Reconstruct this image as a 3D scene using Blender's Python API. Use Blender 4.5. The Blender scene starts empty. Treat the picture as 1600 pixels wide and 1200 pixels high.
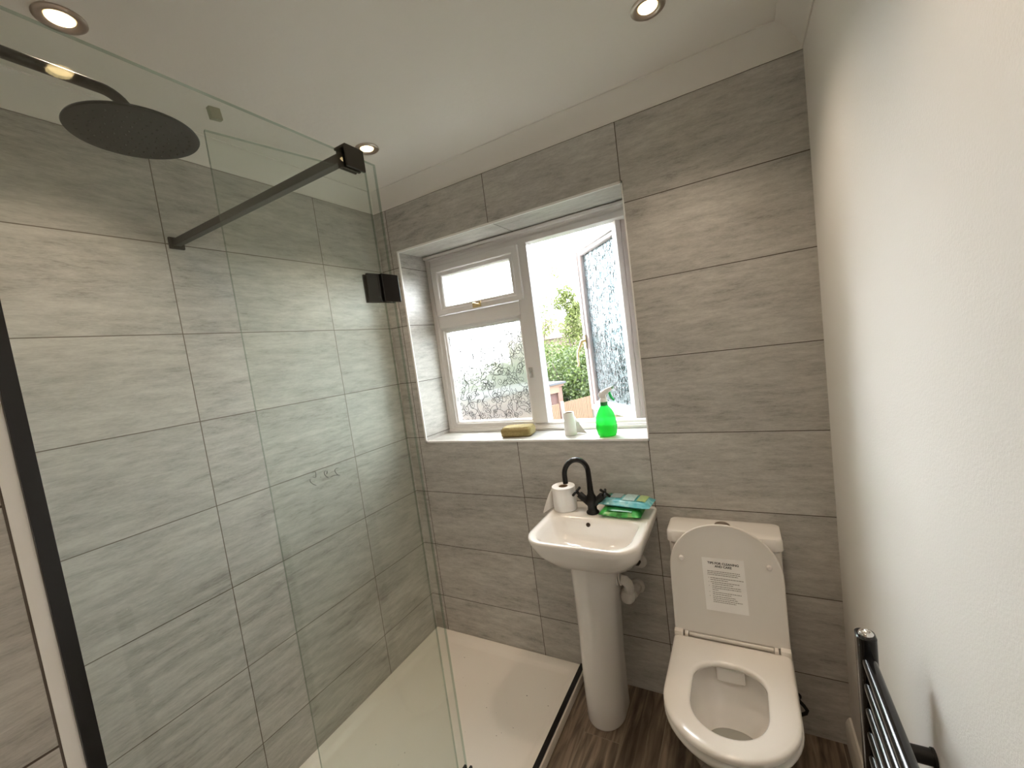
import bpy, bmesh, math, random
from mathutils import Vector, Matrix
PI = math.pi
C = bpy.context.scene.collection
S = bpy.context.scene

# ------------------------------------------------------------------ camera, world, view
FZ = -0.04           # floor level (tile joints sit on multiples of 0.3 m + 0.2)
CZ = 2.375           # ceiling level
W = 1.867            # room width
yaw, pitch, roll = 0.51039543, -0.08036533, -0.13258328
f = Vector((-math.sin(yaw)*math.cos(pitch), math.cos(yaw)*math.cos(pitch), math.sin(pitch)))
r0 = Vector((math.cos(yaw), math.sin(yaw), 0)); u0 = r0.cross(f)
r1 = r0*math.cos(roll)+u0*math.sin(roll); u1 = -r0*math.sin(roll)+u0*math.cos(roll)
cd = bpy.data.cameras.new('camera'); cam = bpy.data.objects.new('camera', cd); C.objects.link(cam)
cam.matrix_world = Matrix(((r1.x, u1.x, -f.x, 1.63070675), (r1.y, u1.y, -f.y, -1.67587527),
                           (r1.z, u1.z, -f.z, 1.50031836), (0, 0, 0, 1)))
cd.sensor_width = 36; cd.lens = 648.637*36/1600; cd.clip_start = 0.01; cd.clip_end = 300
S.camera = cam

wd = bpy.data.worlds.new('overcast_sky'); S.world = wd; wd.use_nodes = True
bg = wd.node_tree.nodes['Background']
bg.inputs[0].default_value = (0.93, 0.97, 1.0, 1); bg.inputs[1].default_value = 17.0

S.view_settings.view_transform = 'Standard'; S.view_settings.look = 'None'
S.view_settings.gamma = 1; S.view_settings.exposure = 0.62; S.view_settings.use_curve_mapping = False
S.cycles.max_bounces = 14; S.cycles.transparent_max_bounces = 24; S.cycles.diffuse_bounces = 6
S.cycles.glossy_bounces = 6; S.cycles.transmission_bounces = 10
S.cycles.sample_clamp_indirect = 20

LAMP_COL = (1.0, 0.80, 0.60); LAMP_W = 12.4; LAMP_R = 2.6

# ------------------------------------------------------------------ helpers
def tag(o, label=None, cat=None, group=None, kind=None):
    if label: o['label'] = label
    if cat: o['category'] = cat
    if group: o['group'] = group
    if kind: o['kind'] = kind
    return o

def thing(name, label, cat, loc, group=None, kind=None):
    o = bpy.data.objects.new(name, None); C.objects.link(o); o.location = loc
    o.empty_display_size = 0.05
    return tag(o, label, cat, group, kind)

def base(o):
    v = Vector((0, 0, 0))
    while o is not None:
        v += o.location; o = o.parent
    return v

def obj(name, bm, mats, parent=None, smooth=None, bevel=None, seg=2, recalc=True):
    """World-space bmesh -> mesh object (child of parent, or top level with its origin at its base)."""
    if recalc: bmesh.ops.recalc_face_normals(bm, faces=bm.faces)
    if bevel:
        es = [e for e in bm.edges if len(e.link_faces) == 2 and e.calc_face_angle(0) > 0.6]
        bmesh.ops.bevel(bm, geom=es, offset=bevel, segments=seg, affect='EDGES', profile=0.6, clamp_overlap=True)
    if parent is None:
        xs = [v.co for v in bm.verts]
        off = Vector(((min(c.x for c in xs)+max(c.x for c in xs))/2, (min(c.y for c in xs)+max(c.y for c in xs))/2,
                      min(c.z for c in xs)))
    else:
        off = base(parent)
    bmesh.ops.translate(bm, verts=bm.verts, vec=-off)
    me = bpy.data.meshes.new(name); bm.to_mesh(me); bm.free()
    for m in (mats if isinstance(mats, (list, tuple)) else [mats]): me.materials.append(m)
    o = bpy.data.objects.new(name, me); C.objects.link(o)
    if parent is None: o.location = off
    else: o.parent = parent
    if smooth:
        for p in me.polygons: p.use_smooth = True
        try: me.set_sharp_from_angle(angle=math.radians(smooth))
        except Exception: pass
    return o

def box(bm, x0, x1, y0, y1, z0, z1, mi=0, M=None):
    vs = [Vector((x, y, z)) for x in (x0, x1) for y in (y0, y1) for z in (z0, z1)]
    if M is not None: vs = [M @ v for v in vs]
    v = [bm.verts.new(c) for c in vs]
    fs = []
    for q in ((0, 1, 3, 2), (4, 6, 7, 5), (0, 4, 5, 1), (2, 3, 7, 6), (0, 2, 6, 4), (1, 5, 7, 3)):
        fc = bm.faces.new([v[i] for i in q]); fc.material_index = mi; fs.append(fc)
    return fs

def quad(bm, pts, mi=0):
    fc = bm.faces.new([bm.verts.new(p) for p in pts]); fc.material_index = mi; return fc

def loft(bm, loops, close=True, cap0=False, cap1=False, mi=0):
    L = [[bm.verts.new(p) for p in lp] for lp in loops]
    n = len(L[0])
    for a, b in zip(L, L[1:]):
        for i in range(n if close else n-1):
            j = (i+1) % n
            fc = bm.faces.new((a[i], a[j], b[j], b[i])); fc.material_index = mi
    if cap0: bm.faces.new(L[0][::-1]).material_index = mi
    if cap1: bm.faces.new(L[-1]).material_index = mi
    return L

def tube(bm, pts, r, n=12, caps=True, mi=0, flat=None):
    pts = [Vector(p) for p in pts]
    rs = r if isinstance(r, (list, tuple)) else [r]*len(pts)
    loops = []; up = None
    for i, p in enumerate(pts):
        d = (pts[min(i+1, len(pts)-1)]-pts[max(i-1, 0)]).normalized()
        if up is None:
            a = Vector((0, 0, 1)) if abs(d.z) < 0.9 else Vector((1, 0, 0))
        else: a = up
        s = d.cross(a).normalized(); t = s.cross(d).normalized(); up = t
        loops.append([p+(s*math.cos(2*PI*k/n)+t*math.sin(2*PI*k/n)*(flat or 1))*rs[i] for k in range(n)])
    loft(bm, loops, cap0=caps, cap1=caps, mi=mi)

def lathe(bm, prof, c, n=32, cap0=True, cap1=True, M=None, sx=1, sy=1, mi=0):
    c = Vector(c); loops = []
    for r, z in prof:
        lp = [Vector((r*sx*math.cos(2*PI*k/n), r*sy*math.sin(2*PI*k/n), z)) for k in range(n)]
        if M is not None: lp = [M @ p for p in lp]
        loops.append([c+p for p in lp])
    loft(bm, loops, cap0=cap0, cap1=cap1, mi=mi)

def rr(x0, x1, y0, y1, r, z, n=8, m=4):
    """Rounded-rectangle loop. r = corner radii (x0y0, x1y0, x1y1, x0y1); r may be (rx,ry) tuples."""
    rs = [q if isinstance(q, tuple) else (q, q) for q in (r if isinstance(r, (list, tuple)) else [r]*4)]
    cs = [(x0+rs[0][0], y0+rs[0][1], PI, rs[0]), (x1-rs[1][0], y0+rs[1][1], 1.5*PI, rs[1]),
          (x1-rs[2][0], y1-rs[2][1], 0, rs[2]), (x0+rs[3][0], y1-rs[3][1], .5*PI, rs[3])]
    arcs = [[(cx+q[0]*math.cos(a+i*PI/2/n), cy+q[1]*math.sin(a+i*PI/2/n)) for i in range(n+1)] for cx, cy, a, q in cs]
    out = []
    for k in range(4):
        out += arcs[k]; a, b = arcs[k][-1], arcs[(k+1) % 4][0]
        out += [(a[0]+(b[0]-a[0])*i/(m+1), a[1]+(b[1]-a[1])*i/(m+1)) for i in range(1, m+1)]
    return [Vector((x, y, z)) for x, y in out]

def arc(c, r, a0, a1, n, ux, uy):
    c = Vector(c); ux = Vector(ux); uy = Vector(uy)
    return [c+ux*r*math.cos(a0+(a1-a0)*i/n)+uy*r*math.sin(a0+(a1-a0)*i/n) for i in range(n+1)]

# ------------------------------------------------------------------ materials
def nodes(name):
    m = bpy.data.materials.new(name); m.use_nodes = True
    nt = m.node_tree; return m, nt, nt.nodes['Principled BSDF'], nt.nodes['Material Output']

def N(nt, t, **k):
    n = nt.nodes.new(t)
    for a, v in k.items(): setattr(n, a, v)
    return n

def mth(nt, op, a, b=None, c=None):
    n = nt.nodes.new('ShaderNodeMath'); n.operation = op
    for i, v in enumerate((a, b, c)):
        if v is None: continue
        if isinstance(v, (int, float)): n.inputs[i].default_value = v
        else: nt.links.new(v, n.inputs[i])
    return n.outputs[0]

def mat(name, col, rough=0.5, metal=0.0, noise=0.05, scale=20, bump=0.0, bscale=200, coat=0, spec=None):
    m, nt, p, o = nodes(name)
    p.inputs['Roughness'].default_value = rough; p.inputs['Metallic'].default_value = metal
    if coat: p.inputs['Coat Weight'].default_value = coat; p.inputs['Coat Roughness'].default_value = 0.05
    if spec is not None: p.inputs['Specular IOR Level'].default_value = spec
    g = N(nt, 'ShaderNodeNewGeometry')
    no = N(nt, 'ShaderNodeTexNoise'); no.inputs['Scale'].default_value = scale; no.inputs['Detail'].default_value = 4
    nt.links.new(g.outputs['Position'], no.inputs['Vector'])
    mx = N(nt, 'ShaderNodeMix', data_type='RGBA')
    mx.inputs[6].default_value = (*[c*(1-noise) for c in col], 1); mx.inputs[7].default_value = (*[min(1, c*(1+noise)) for c in col], 1)
    nt.links.new(no.outputs[0], mx.inputs[0]); nt.links.new(mx.outputs[2], p.inputs['Base Color'])
    if bump:
        n2 = N(nt, 'ShaderNodeTexNoise'); n2.inputs['Scale'].default_value = bscale; n2.inputs['Detail'].default_value = 3
        nt.links.new(g.outputs['Position'], n2.inputs['Vector'])
        b = N(nt, 'ShaderNodeBump'); b.inputs['Strength'].default_value = bump; b.inputs['Distance'].default_value = 0.002
        nt.links.new(n2.outputs[0], b.inputs['Height']); nt.links.new(b.outputs[0], p.inputs['Normal'])
    return m

def tile_mat(name, ua, u0, seed=0.0, su=2.2, gc=(0.095, 0.078, 0.062), vert=True, va='Z', v0=0.2):
    """Grey travertine-look porcelain, 600 x 300 tiles with dark joints; ua = horizontal world axis of the wall."""
    m, nt, p, o = nodes(name)
    L = nt.links.new
    g = N(nt, 'ShaderNodeNewGeometry'); sp = N(nt, 'ShaderNodeSeparateXYZ'); L(g.outputs['Position'], sp.inputs[0])
    u = sp.outputs[ua]; v = sp.outputs[va]
    tu = mth(nt, 'DIVIDE', mth(nt, 'SUBTRACT', u, u0-6.0), 0.6); tv = mth(nt, 'DIVIDE', mth(nt, 'SUBTRACT', v, v0-3.0), 0.3)
    fu = mth(nt, 'FRACT', tu); fv = mth(nt, 'FRACT', tv)
    du = mth(nt, 'MULTIPLY', mth(nt, 'MINIMUM', fu, mth(nt, 'SUBTRACT', 1.0, fu)), 0.6)
    dv = mth(nt, 'MULTIPLY', mth(nt, 'MINIMUM', fv, mth(nt, 'SUBTRACT', 1.0, fv)), 0.3)
    d = mth(nt, 'MINIMUM', du, dv) if vert else dv
    grout = mth(nt, 'LESS_THAN', d, 0.0015)
    cell = mth(nt, 'ADD', mth(nt, 'MULTIPLY', mth(nt, 'FLOOR', tu), 7.31), mth(nt, 'MULTIPLY', mth(nt, 'FLOOR', tv), 3.77))
    wn = N(nt, 'ShaderNodeTexWhiteNoise', noise_dimensions='1D'); L(mth(nt, 'ADD', cell, seed), wn.inputs['W'])
    rnd = wn.outputs['Value']
    def streak(kx, kv, scale, det, w):
        cx = N(nt, 'ShaderNodeCombineXYZ')
        L(mth(nt, 'ADD', mth(nt, 'MULTIPLY', u, kx), mth(nt, 'MULTIPLY', rnd, 37.0)), cx.inputs[0])
        L(mth(nt, 'MULTIPLY', v, kv), cx.inputs[1]); L(mth(nt, 'MULTIPLY', rnd, w), cx.inputs[2])
        n = N(nt, 'ShaderNodeTexNoise'); n.inputs['Scale'].default_value = scale; n.inputs['Detail'].default_value = det
        n.inputs['Roughness'].default_value = 0.72; n.inputs['Distortion'].default_value = 0.2
        L(cx.outputs[0], n.inputs['Vector']); return n.outputs[0]
    s1 = streak(1.0, 4.0, su, 10, 11); s2 = streak(2.2, 11, 5.0, 12, 23); s3 = streak(7, 40, 11, 8, 5)
    sm = mth(nt, 'ADD', mth(nt, 'MULTIPLY', s1, 0.36), mth(nt, 'ADD', mth(nt, 'MULTIPLY', s2, 0.40), mth(nt, 'MULTIPLY', s3, 0.24)))
    cr = N(nt, 'ShaderNodeValToRGB'); e = cr.color_ramp.elements
    e[0].position = 0.40; e[0].color = (0.285, 0.272, 0.250, 1); e[1].position = 0.59; e[1].color = (0.60, 0.58, 0.54, 1)
    k = cr.color_ramp.elements.new(0.455); k.color = (0.415, 0.398, 0.368, 1)
    k = cr.color_ramp.elements.new(0.51); k.color = (0.49, 0.472, 0.44, 1)
    L(sm, cr.inputs[0])
    hv = N(nt, 'ShaderNodeHueSaturation'); L(cr.outputs[0], hv.inputs['Color'])
    L(mth(nt, 'ADD', 0.93, mth(nt, 'MULTIPLY', rnd, 0.12)), hv.inputs['Value'])
    mx = N(nt, 'ShaderNodeMix', data_type='RGBA'); L(grout, mx.inputs[0]); L(hv.outputs[0], mx.inputs[6])
    mx.inputs[7].default_value = (*gc, 1)
    L(mx.outputs[2], p.inputs['Base Color'])
    L(mth(nt, 'ADD', mth(nt, 'MULTIPLY', grout, 0.5), mth(nt, 'ADD', 0.30, mth(nt, 'MULTIPLY', s2, 0.25))), p.inputs['Roughness'])
    h = mth(nt, 'MINIMUM', mth(nt, 'DIVIDE', d, 0.002), 1.0)
    b = N(nt, 'ShaderNodeBump'); b.inputs['Strength'].default_value = 0.5; b.inputs['Distance'].default_value = 0.001
    L(mth(nt, 'ADD', h, mth(nt, 'MULTIPLY', s3, 0.25)), b.inputs['Height']); L(b.outputs[0], p.inputs['Normal'])
    return m

def floor_mat():
    m, nt, p, o = nodes('wood_plank_floor'); L = nt.links.new
    g = N(nt, 'ShaderNodeNewGeometry'); sp = N(nt, 'ShaderNodeSeparateXYZ'); L(g.outputs['Position'], sp.inputs[0])
    PW = 0.145
    tu = mth(nt, 'DIVIDE', mth(nt, 'SUBTRACT', sp.outputs[0], 0.968-14.5), PW); row = mth(nt, 'FLOOR', tu); fu = mth(nt, 'FRACT', tu)
    wr = N(nt, 'ShaderNodeTexWhiteNoise', noise_dimensions='1D'); L(row, wr.inputs['W'])
    tv = mth(nt, 'DIVIDE', mth(nt, 'ADD', mth(nt, 'SUBTRACT', sp.outputs[1], -0.285-9.0), mth(nt, 'MULTIPLY', mth(nt, 'SUBTRACT', row, 100.0), 0.37)), 0.9)
    fv = mth(nt, 'FRACT', tv)
    d = mth(nt, 'MINIMUM', mth(nt, 'MULTIPLY', mth(nt, 'MINIMUM', fu, mth(nt, 'SUBTRACT', 1, fu)), PW),
            mth(nt, 'MULTIPLY', mth(nt, 'MINIMUM', fv, mth(nt, 'SUBTRACT', 1, fv)), 0.9))
    wn = N(nt, 'ShaderNodeTexWhiteNoise', noise_dimensions='1D')
    L(mth(nt, 'ADD', mth(nt, 'MULTIPLY', row, 5.7), mth(nt, 'MULTIPLY', mth(nt, 'FLOOR', tv), 3.3)), wn.inputs['W']); rnd = wn.outputs['Value']
    cx = N(nt, 'ShaderNodeCombineXYZ'); L(mth(nt, 'MULTIPLY', sp.outputs[0], 16), cx.inputs[0])
    L(mth(nt, 'ADD', mth(nt, 'MULTIPLY', sp.outputs[1], 1.6), mth(nt, 'MULTIPLY', rnd, 30)), cx.inputs[1]); L(rnd, cx.inputs[2])
    n = N(nt, 'ShaderNodeTexNoise'); n.inputs['Scale'].default_value = 3; n.inputs['Detail'].default_value = 8; n.inputs['Distortion'].default_value = 0.6
    L(cx.outputs[0], n.inputs['Vector'])
    cr = N(nt, 'ShaderNodeValToRGB'); e = cr.color_ramp.elements
    e[0].position = 0.33; e[0].color = (0.07, 0.05, 0.034, 1); e[1].position = 0.68; e[1].color = (0.30, 0.235, 0.17, 1)
    k = cr.color_ramp.elements.new(0.5); k.color = (0.165, 0.122, 0.085, 1)
    L(n.outputs[0], cr.inputs[0])
    hv = N(nt, 'ShaderNodeHueSaturation'); L(cr.outputs[0], hv.inputs['Color']); L(mth(nt, 'ADD', 0.75, mth(nt, 'MULTIPLY', rnd, 0.5)), hv.inputs['Value'])
    mx = N(nt, 'ShaderNodeMix', data_type='RGBA'); L(mth(nt, 'LESS_THAN', d, 0.0012), mx.inputs[0]); L(hv.outputs[0], mx.inputs[6])
    mx.inputs[7].default_value = (0.24, 0.20, 0.15, 1); L(mx.outputs[2], p.inputs['Base Color'])
    p.inputs['Roughness'].default_value = 0.42
    return m

def schlick(nt):
    g = N(nt, 'ShaderNodeNewGeometry'); d = N(nt, 'ShaderNodeVectorMath', operation='DOT_PRODUCT')
    nt.links.new(g.outputs['Normal'], d.inputs[0]); nt.links.new(g.outputs['Incoming'], d.inputs[1])
    k = mth(nt, 'POWER', mth(nt, 'SUBTRACT', 1.0, mth(nt, 'ABSOLUTE', d.outputs['Value'])), 5.0)
    return mth(nt, 'ADD', 0.035, mth(nt, 'MULTIPLY', k, 0.90))

def thin_glass(name, tint):
    m, nt, p, o = nodes(name); nt.nodes.remove(p)
    t = N(nt, 'ShaderNodeBsdfTransparent'); t.inputs[0].default_value = (*tint, 1)
    gl = N(nt, 'ShaderNodeBsdfGlossy'); gl.inputs['Roughness'].default_value = 0.02; gl.inputs[0].default_value = (1, 1, 1, 1)
    mx = N(nt, 'ShaderNodeMixShader'); nt.links.new(schlick(nt), mx.inputs[0])
    nt.links.new(t.outputs[0], mx.inputs[1]); nt.links.new(gl.outputs[0], mx.inputs[2]); nt.links.new(mx.outputs[0], o.inputs[0])
    return m

def obscure_glass(name, tint, trans=0.35, fog=0.5):
    """Obscured window glass: soft blur, some diffuse transmission, a little straight-through light."""
    m, nt, p, o = nodes(name); nt.nodes.remove(p); L = nt.links.new
    g = N(nt, 'ShaderNodeNewGeometry')
    n = N(nt, 'ShaderNodeTexNoise'); n.inputs['Scale'].default_value = 55; n.inputs['Detail'].default_value = 4; n.inputs['Distortion'].default_value = 2.5
    L(g.outputs['Position'], n.inputs['Vector'])
    b = N(nt, 'ShaderNodeBump'); b.inputs['Strength'].default_value = 0.7; b.inputs['Distance'].default_value = 0.004; L(n.outputs[0], b.inputs['Height'])
    rf = N(nt, 'ShaderNodeBsdfRefraction'); rf.inputs['Roughness'].default_value = 0.30; rf.inputs['IOR'].default_value = 1.20
    rf.inputs[0].default_value = (*tint, 1); L(b.outputs[0], rf.inputs['Normal'])
    t = N(nt, 'ShaderNodeBsdfTransparent'); t.inputs[0].default_value = (*tint, 1)
    tr = N(nt, 'ShaderNodeBsdfTranslucent'); tr.inputs[0].default_value = (*tint, 1); L(b.outputs[0], tr.inputs['Normal'])
    gl = N(nt, 'ShaderNodeBsdfGlossy'); gl.inputs['Roughness'].default_value = 0.12; L(b.outputs[0], gl.inputs['Normal'])
    m1 = N(nt, 'ShaderNodeMixShader'); m1.inputs[0].default_value = fog; L(rf.outputs[0], m1.inputs[1]); L(tr.outputs[0], m1.inputs[2])
    m2 = N(nt, 'ShaderNodeMixShader'); m2.inputs[0].default_value = trans; L(m1.outputs[0], m2.inputs[1]); L(t.outputs[0], m2.inputs[2])
    m3 = N(nt, 'ShaderNodeMixShader'); L(schlick(nt), m3.inputs[0]); L(m2.outputs[0], m3.inputs[1]); L(gl.outputs[0], m3.inputs[2])
    L(m3.outputs[0], o.inputs[0]); return m

def emis(name, col, s):
    m, nt, p, o = nodes(name); p.inputs['Base Color'].default_value = (1, 1, 1, 1)
    p.inputs['Emission Color'].default_value = (*col, 1); p.inputs['Emission Strength'].default_value = s
    return m

def leaf_mat(name, c1, c2):
    m, nt, p, o = nodes(name); L = nt.links.new
    g = N(nt, 'ShaderNodeNewGeometry')
    n = N(nt, 'ShaderNodeTexNoise'); n.inputs['Scale'].default_value = 2.2; n.inputs['Detail'].default_value = 6; L(g.outputs['Position'], n.inputs['Vector'])
    mx = N(nt, 'ShaderNodeMix', data_type='RGBA'); mx.inputs[6].default_value = (*c1, 1); mx.inputs[7].default_value = (*c2, 1)
    L(g.outputs['Random Per Island'], mx.inputs[0])
    p.inputs['Roughness'].default_value = 0.6; L(mx.outputs[2], p.inputs['Base Color'])
    tr = N(nt, 'ShaderNodeBsdfTranslucent'); L(mx.outputs[2], tr.inputs[0])
    ms = N(nt, 'ShaderNodeMixShader'); ms.inputs[0].default_value = 0.4; L(p.outputs[0], ms.inputs[1]); L(tr.outputs[0], ms.inputs[2]); L(ms.outputs[0], o.inputs[0])
    return m

def brick_mat(name, c1, c2, mortar, sx):
    m, nt, p, o = nodes(name); L = nt.links.new
    g = N(nt, 'ShaderNodeNewGeometry'); sp = N(nt, 'ShaderNodeSeparateXYZ'); L(g.outputs['Position'], sp.inputs[0])
    cx = N(nt, 'ShaderNodeCombineXYZ'); L(mth(nt, 'ADD', sp.outputs[0], sp.outputs[1]), cx.inputs[0]); L(sp.outputs[2], cx.inputs[1])
    b = N(nt, 'ShaderNodeTexBrick'); b.inputs['Scale'].default_value = sx; b.inputs['Color1'].default_value = (*c1, 1); b.inputs['Color2'].default_value = (*c2, 1)
    b.inputs['Mortar'].default_value = (*mortar, 1); b.inputs['Mortar Size'].default_value = 0.02; L(cx.outputs[0], b.inputs['Vector'])
    L(b.outputs[0], p.inputs['Base Color']); p.inputs['Roughness'].default_value = 0.85; return m

T_BACK = tile_mat('tile_back_wall', 0, 1.2787, 0.0)
T_LEFT = tile_mat('tile_left_wall', 1, -0.3643, 91.0, gc=(0.15, 0.125, 0.10))
T_NEAR = tile_mat('tile_near_block', 0, 0.27, 43.0)
T_FACE = tile_mat('tile_block_face', 1, -2.05, 17.0)
T_REV = tile_mat('tile_reveal_side', 1, 0.5, 5.0)
T_HEAD = tile_mat('tile_reveal_head', 0, 0.70, 8.0, vert=True, va='Y', v0=0.25)
T_SILL = tile_mat('tile_sill', 0, 0.95, 29.0, vert=False, va='Y', v0=0.28)
FLOOR = floor_mat()
PAINT = mat('white_wall_paint', (0.80, 0.775, 0.735), 0.75, noise=0.015, scale=3, bump=0.25, bscale=260)
CEIL = mat('ceiling_plaster', (0.79, 0.765, 0.72), 0.8, noise=0.02, scale=4, bump=0.3, bscale=45)
COVE = mat('coving_paint', (0.78, 0.755, 0.71), 0.7, noise=0.01)
TRIMW = mat('white_trim', (0.86, 0.85, 0.83), 0.4, noise=0.01)
SKIRT = mat('skirting_gloss', (0.74, 0.71, 0.65), 0.4, noise=0.02)
CER = mat('white_ceramic', (0.86, 0.83, 0.79), 0.12, noise=0.008, coat=0.5)
SEATM = mat('white_seat_plastic', (0.86, 0.82, 0.77), 0.2, noise=0.008, coat=0.3)
LIDM = mat('white_lid_plastic', (0.80, 0.765, 0.72), 0.35, noise=0.01)
TRAY = mat('white_stone_resin', (0.86, 0.81, 0.74), 0.35, noise=0.012, scale=8)
BLK = mat('matte_black_metal', (0.008, 0.0075, 0.007), 0.45, metal=0.0, noise=0.1, spec=0.3)
BLK2 = mat('black_satin', (0.007, 0.007, 0.008), 0.15, noise=0.05)
BRN = mat('dark_bronze_black', (0.03, 0.026, 0.02), 0.45, noise=0.15, scale=60)
CHR = mat('chrome', (0.85, 0.83, 0.80), 0.12, metal=1.0, noise=0.01)
BRUSH = mat('brushed_nickel', (0.50, 0.43, 0.38), 0.35, metal=1.0, noise=0.06)
BRASS = mat('aged_brass', (0.62, 0.47, 0.25), 0.3, metal=0.9, noise=0.2, scale=80)
WFR = mat('white_window_frame', (0.72, 0.69, 0.67), 0.4, noise=0.03, scale=10)
GLASS = thin_glass('green_tinted_glass', (0.962, 0.980, 0.965))
GEDGE = thin_glass('glass_edge_green', (0.60, 0.70, 0.64))
CLEARP = thin_glass('clear_window_glass', (0.97, 0.98, 0.98))
OBS = obscure_glass('obscured_window_glass', (0.60, 0.61, 0.59), trans=0.24, fog=0.06)
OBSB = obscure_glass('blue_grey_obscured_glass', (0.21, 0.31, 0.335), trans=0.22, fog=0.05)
def relief_mat(name, col):
    m, nt, p, o = nodes(name); nt.nodes.remove(p)
    tr = N(nt, 'ShaderNodeBsdfTranslucent'); tr.inputs[0].default_value = (*col, 1)
    t_ = N(nt, 'ShaderNodeBsdfTransparent'); t_.inputs[0].default_value = (*col, 1)
    gl = N(nt, 'ShaderNodeBsdfGlossy'); gl.inputs['Roughness'].default_value = 0.15
    a = N(nt, 'ShaderNodeMixShader'); a.inputs[0].default_value = 0.35; nt.links.new(tr.outputs[0], a.inputs[1]); nt.links.new(t_.outputs[0], a.inputs[2])
    mx = N(nt, 'ShaderNodeMixShader'); mx.inputs[0].default_value = 0.12
    nt.links.new(a.outputs[0], mx.inputs[1]); nt.links.new(gl.outputs[0], mx.inputs[2]); nt.links.new(mx.outputs[0], o.inputs[0]); return m
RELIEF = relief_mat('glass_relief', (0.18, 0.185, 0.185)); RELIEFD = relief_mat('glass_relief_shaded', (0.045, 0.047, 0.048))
PAPER = mat('white_tissue', (0.86, 0.84, 0.81), 0.9, noise=0.02, scale=60, bump=0.3, bscale=500)
CARD = mat('brown_cardboard', (0.30, 0.20, 0.12), 0.9, noise=0.1)
SPONGE = mat('tan_sponge', (0.34, 0.26, 0.11), 0.95, noise=0.3, scale=120, bump=1.0, bscale=350)

# ------------------------------------------------------------------ room shell
def struct(name, bm, m, parent=None, **k):
    o = obj(name, bm, m, parent, **k)
    if parent is None: o['kind'] = 'structure'
    return o

YN = -1.5434          # face of the tiled block that closes the shower at the near end
XB = 0.877            # its room-side face
YR = -2.75            # wall behind the camera
WX0, WX1, WZ0, WZ1, WD = 0.1275, 1.281, 1.0785, 2.0755, 0.215   # window opening and depth of reveal

bm = bmesh.new(); box(bm, -0.1, W+0.1, YR-0.1, 0.05, FZ-0.1, FZ); struct('floor', bm, FLOOR)
bm = bmesh.new(); box(bm, -0.1, W+0.1, YR-0.1, 0.3, CZ, CZ+0.1); struct('ceiling', bm, CEIL)

bm = bmesh.new(); T = 0.30      # back wall with the window hole; thick so the reveal is real
def wface(pts, mi): quad(bm, pts, mi)
xs = [-0.1, WX0, WX1, W+0.1]; zs = [FZ-0.1, WZ0, WZ1, CZ+0.1]
for i in range(3):
    for j in range(3):
        if i == 1 and j == 1: continue
        for y, mi in ((0, 0), (T, 4)):
            wface([(xs[i], y, zs[j]), (xs[i+1], y, zs[j]), (xs[i+1], y, zs[j+1]), (xs[i], y, zs[j+1])], mi)
wface([(WX0, 0, WZ0), (WX0, T, WZ0), (WX0, T, WZ1), (WX0, 0, WZ1)], 1)
wface([(WX1, 0, WZ0), (WX1, T, WZ0), (WX1, T, WZ1), (WX1, 0, WZ1)], 1)
wface([(WX0, 0, WZ1), (WX1, 0, WZ1), (WX1, T, WZ1), (WX0, T, WZ1)], 2)
wface([(WX0, 0, WZ0), (WX1, 0, WZ0), (WX1, T, WZ0), (WX0, T, WZ0)], 3)
X0, X1, Z0, Z1 = xs[0], xs[3], zs[0], zs[3]
for pts in ([(X0, 0, Z0), (X1, 0, Z0), (X1, T, Z0), (X0, T, Z0)], [(X0, 0, Z1), (X1, 0, Z1), (X1, T, Z1), (X0, T, Z1)],
            [(X0, 0, Z0), (X0, T, Z0), (X0, T, Z1), (X0, 0, Z1)], [(X1, 0, Z0), (X1, T, Z0), (X1, T, Z1), (X1, 0, Z1)]): wface(pts, 4)
bmesh.ops.remove_doubles(bm, verts=bm.verts, dist=1e-5)
BRICKW = brick_mat('house_outer_brick', (0.32, 0.13, 0.09), (0.26, 0.11, 0.08), (0.4, 0.36, 0.3), 4.5)
struct('wall_back', bm, [T_BACK, T_REV, T_HEAD, T_SILL, BRICKW])

bm = bmesh.new(); box(bm, -0.1, 0, YN-0.02, 0.0, FZ, CZ); struct('wall_left', bm, T_LEFT)
bm = bmesh.new(); box(bm, W, W+0.1, YR, 0.0, FZ, CZ); struct('wall_right', bm, PAINT)
bm = bmesh.new(); box(bm, -0.1, W+0.1, YR-0.1, YR, FZ, CZ); struct('wall_near', bm, PAINT)
bm = bmesh.new()
fs = box(bm, 0.0, XB, YR, YN, FZ, CZ, 1)
bm.normal_update()
bmesh.ops.recalc_face_normals(bm, faces=bm.faces)
for fc in bm.faces: fc.material_index = 0 if abs(fc.normal.y) > 0.5 else 1
struct('wall_shower_end', bm, [T_NEAR, T_FACE])

def cove(name, p0, p1, inward, m0, m1):
    """Concave coving from p0 to p1 along a wall; mitres m0/m1 shift the ends inwards."""
    p0 = Vector(p0); p1 = Vector(p1); d = (p1-p0).normalized(); inw = Vector(inward); bm = bmesh.new(); c = 0.075
    prof = [(0, -c), (0.004, -c)]
    for i in range(9):
        a = i/8*PI/2; prof.append((c-(c-0.006)*math.cos(a)*1.0, -c+(c-0.006)*math.sin(a)) if False else (0.004+(c-0.008)*(1-math.cos(a))*0.55+(c-0.008)*0.45*(i/8), -c+0.004+(c-0.008)*(0.55*math.sin(a)+0.45*(i/8))))
    prof += [(c, -0.004), (c, 0), (0, 0)]
    A = [p0+inw*x+Vector((0, 0, CZ+z))+d*(x*m0) for x, z in prof]; B = [p1+inw*x+Vector((0, 0, CZ+z))-d*(x*m1) for x, z in prof]
    loft(bm, [A, B], cap0=True, cap1=True); return struct(name, bm, COVE, smooth=30)
cove('trim_1', (0, 0, 0), (W, 0, 0), (0, -1, 0), 1, 1)
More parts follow.
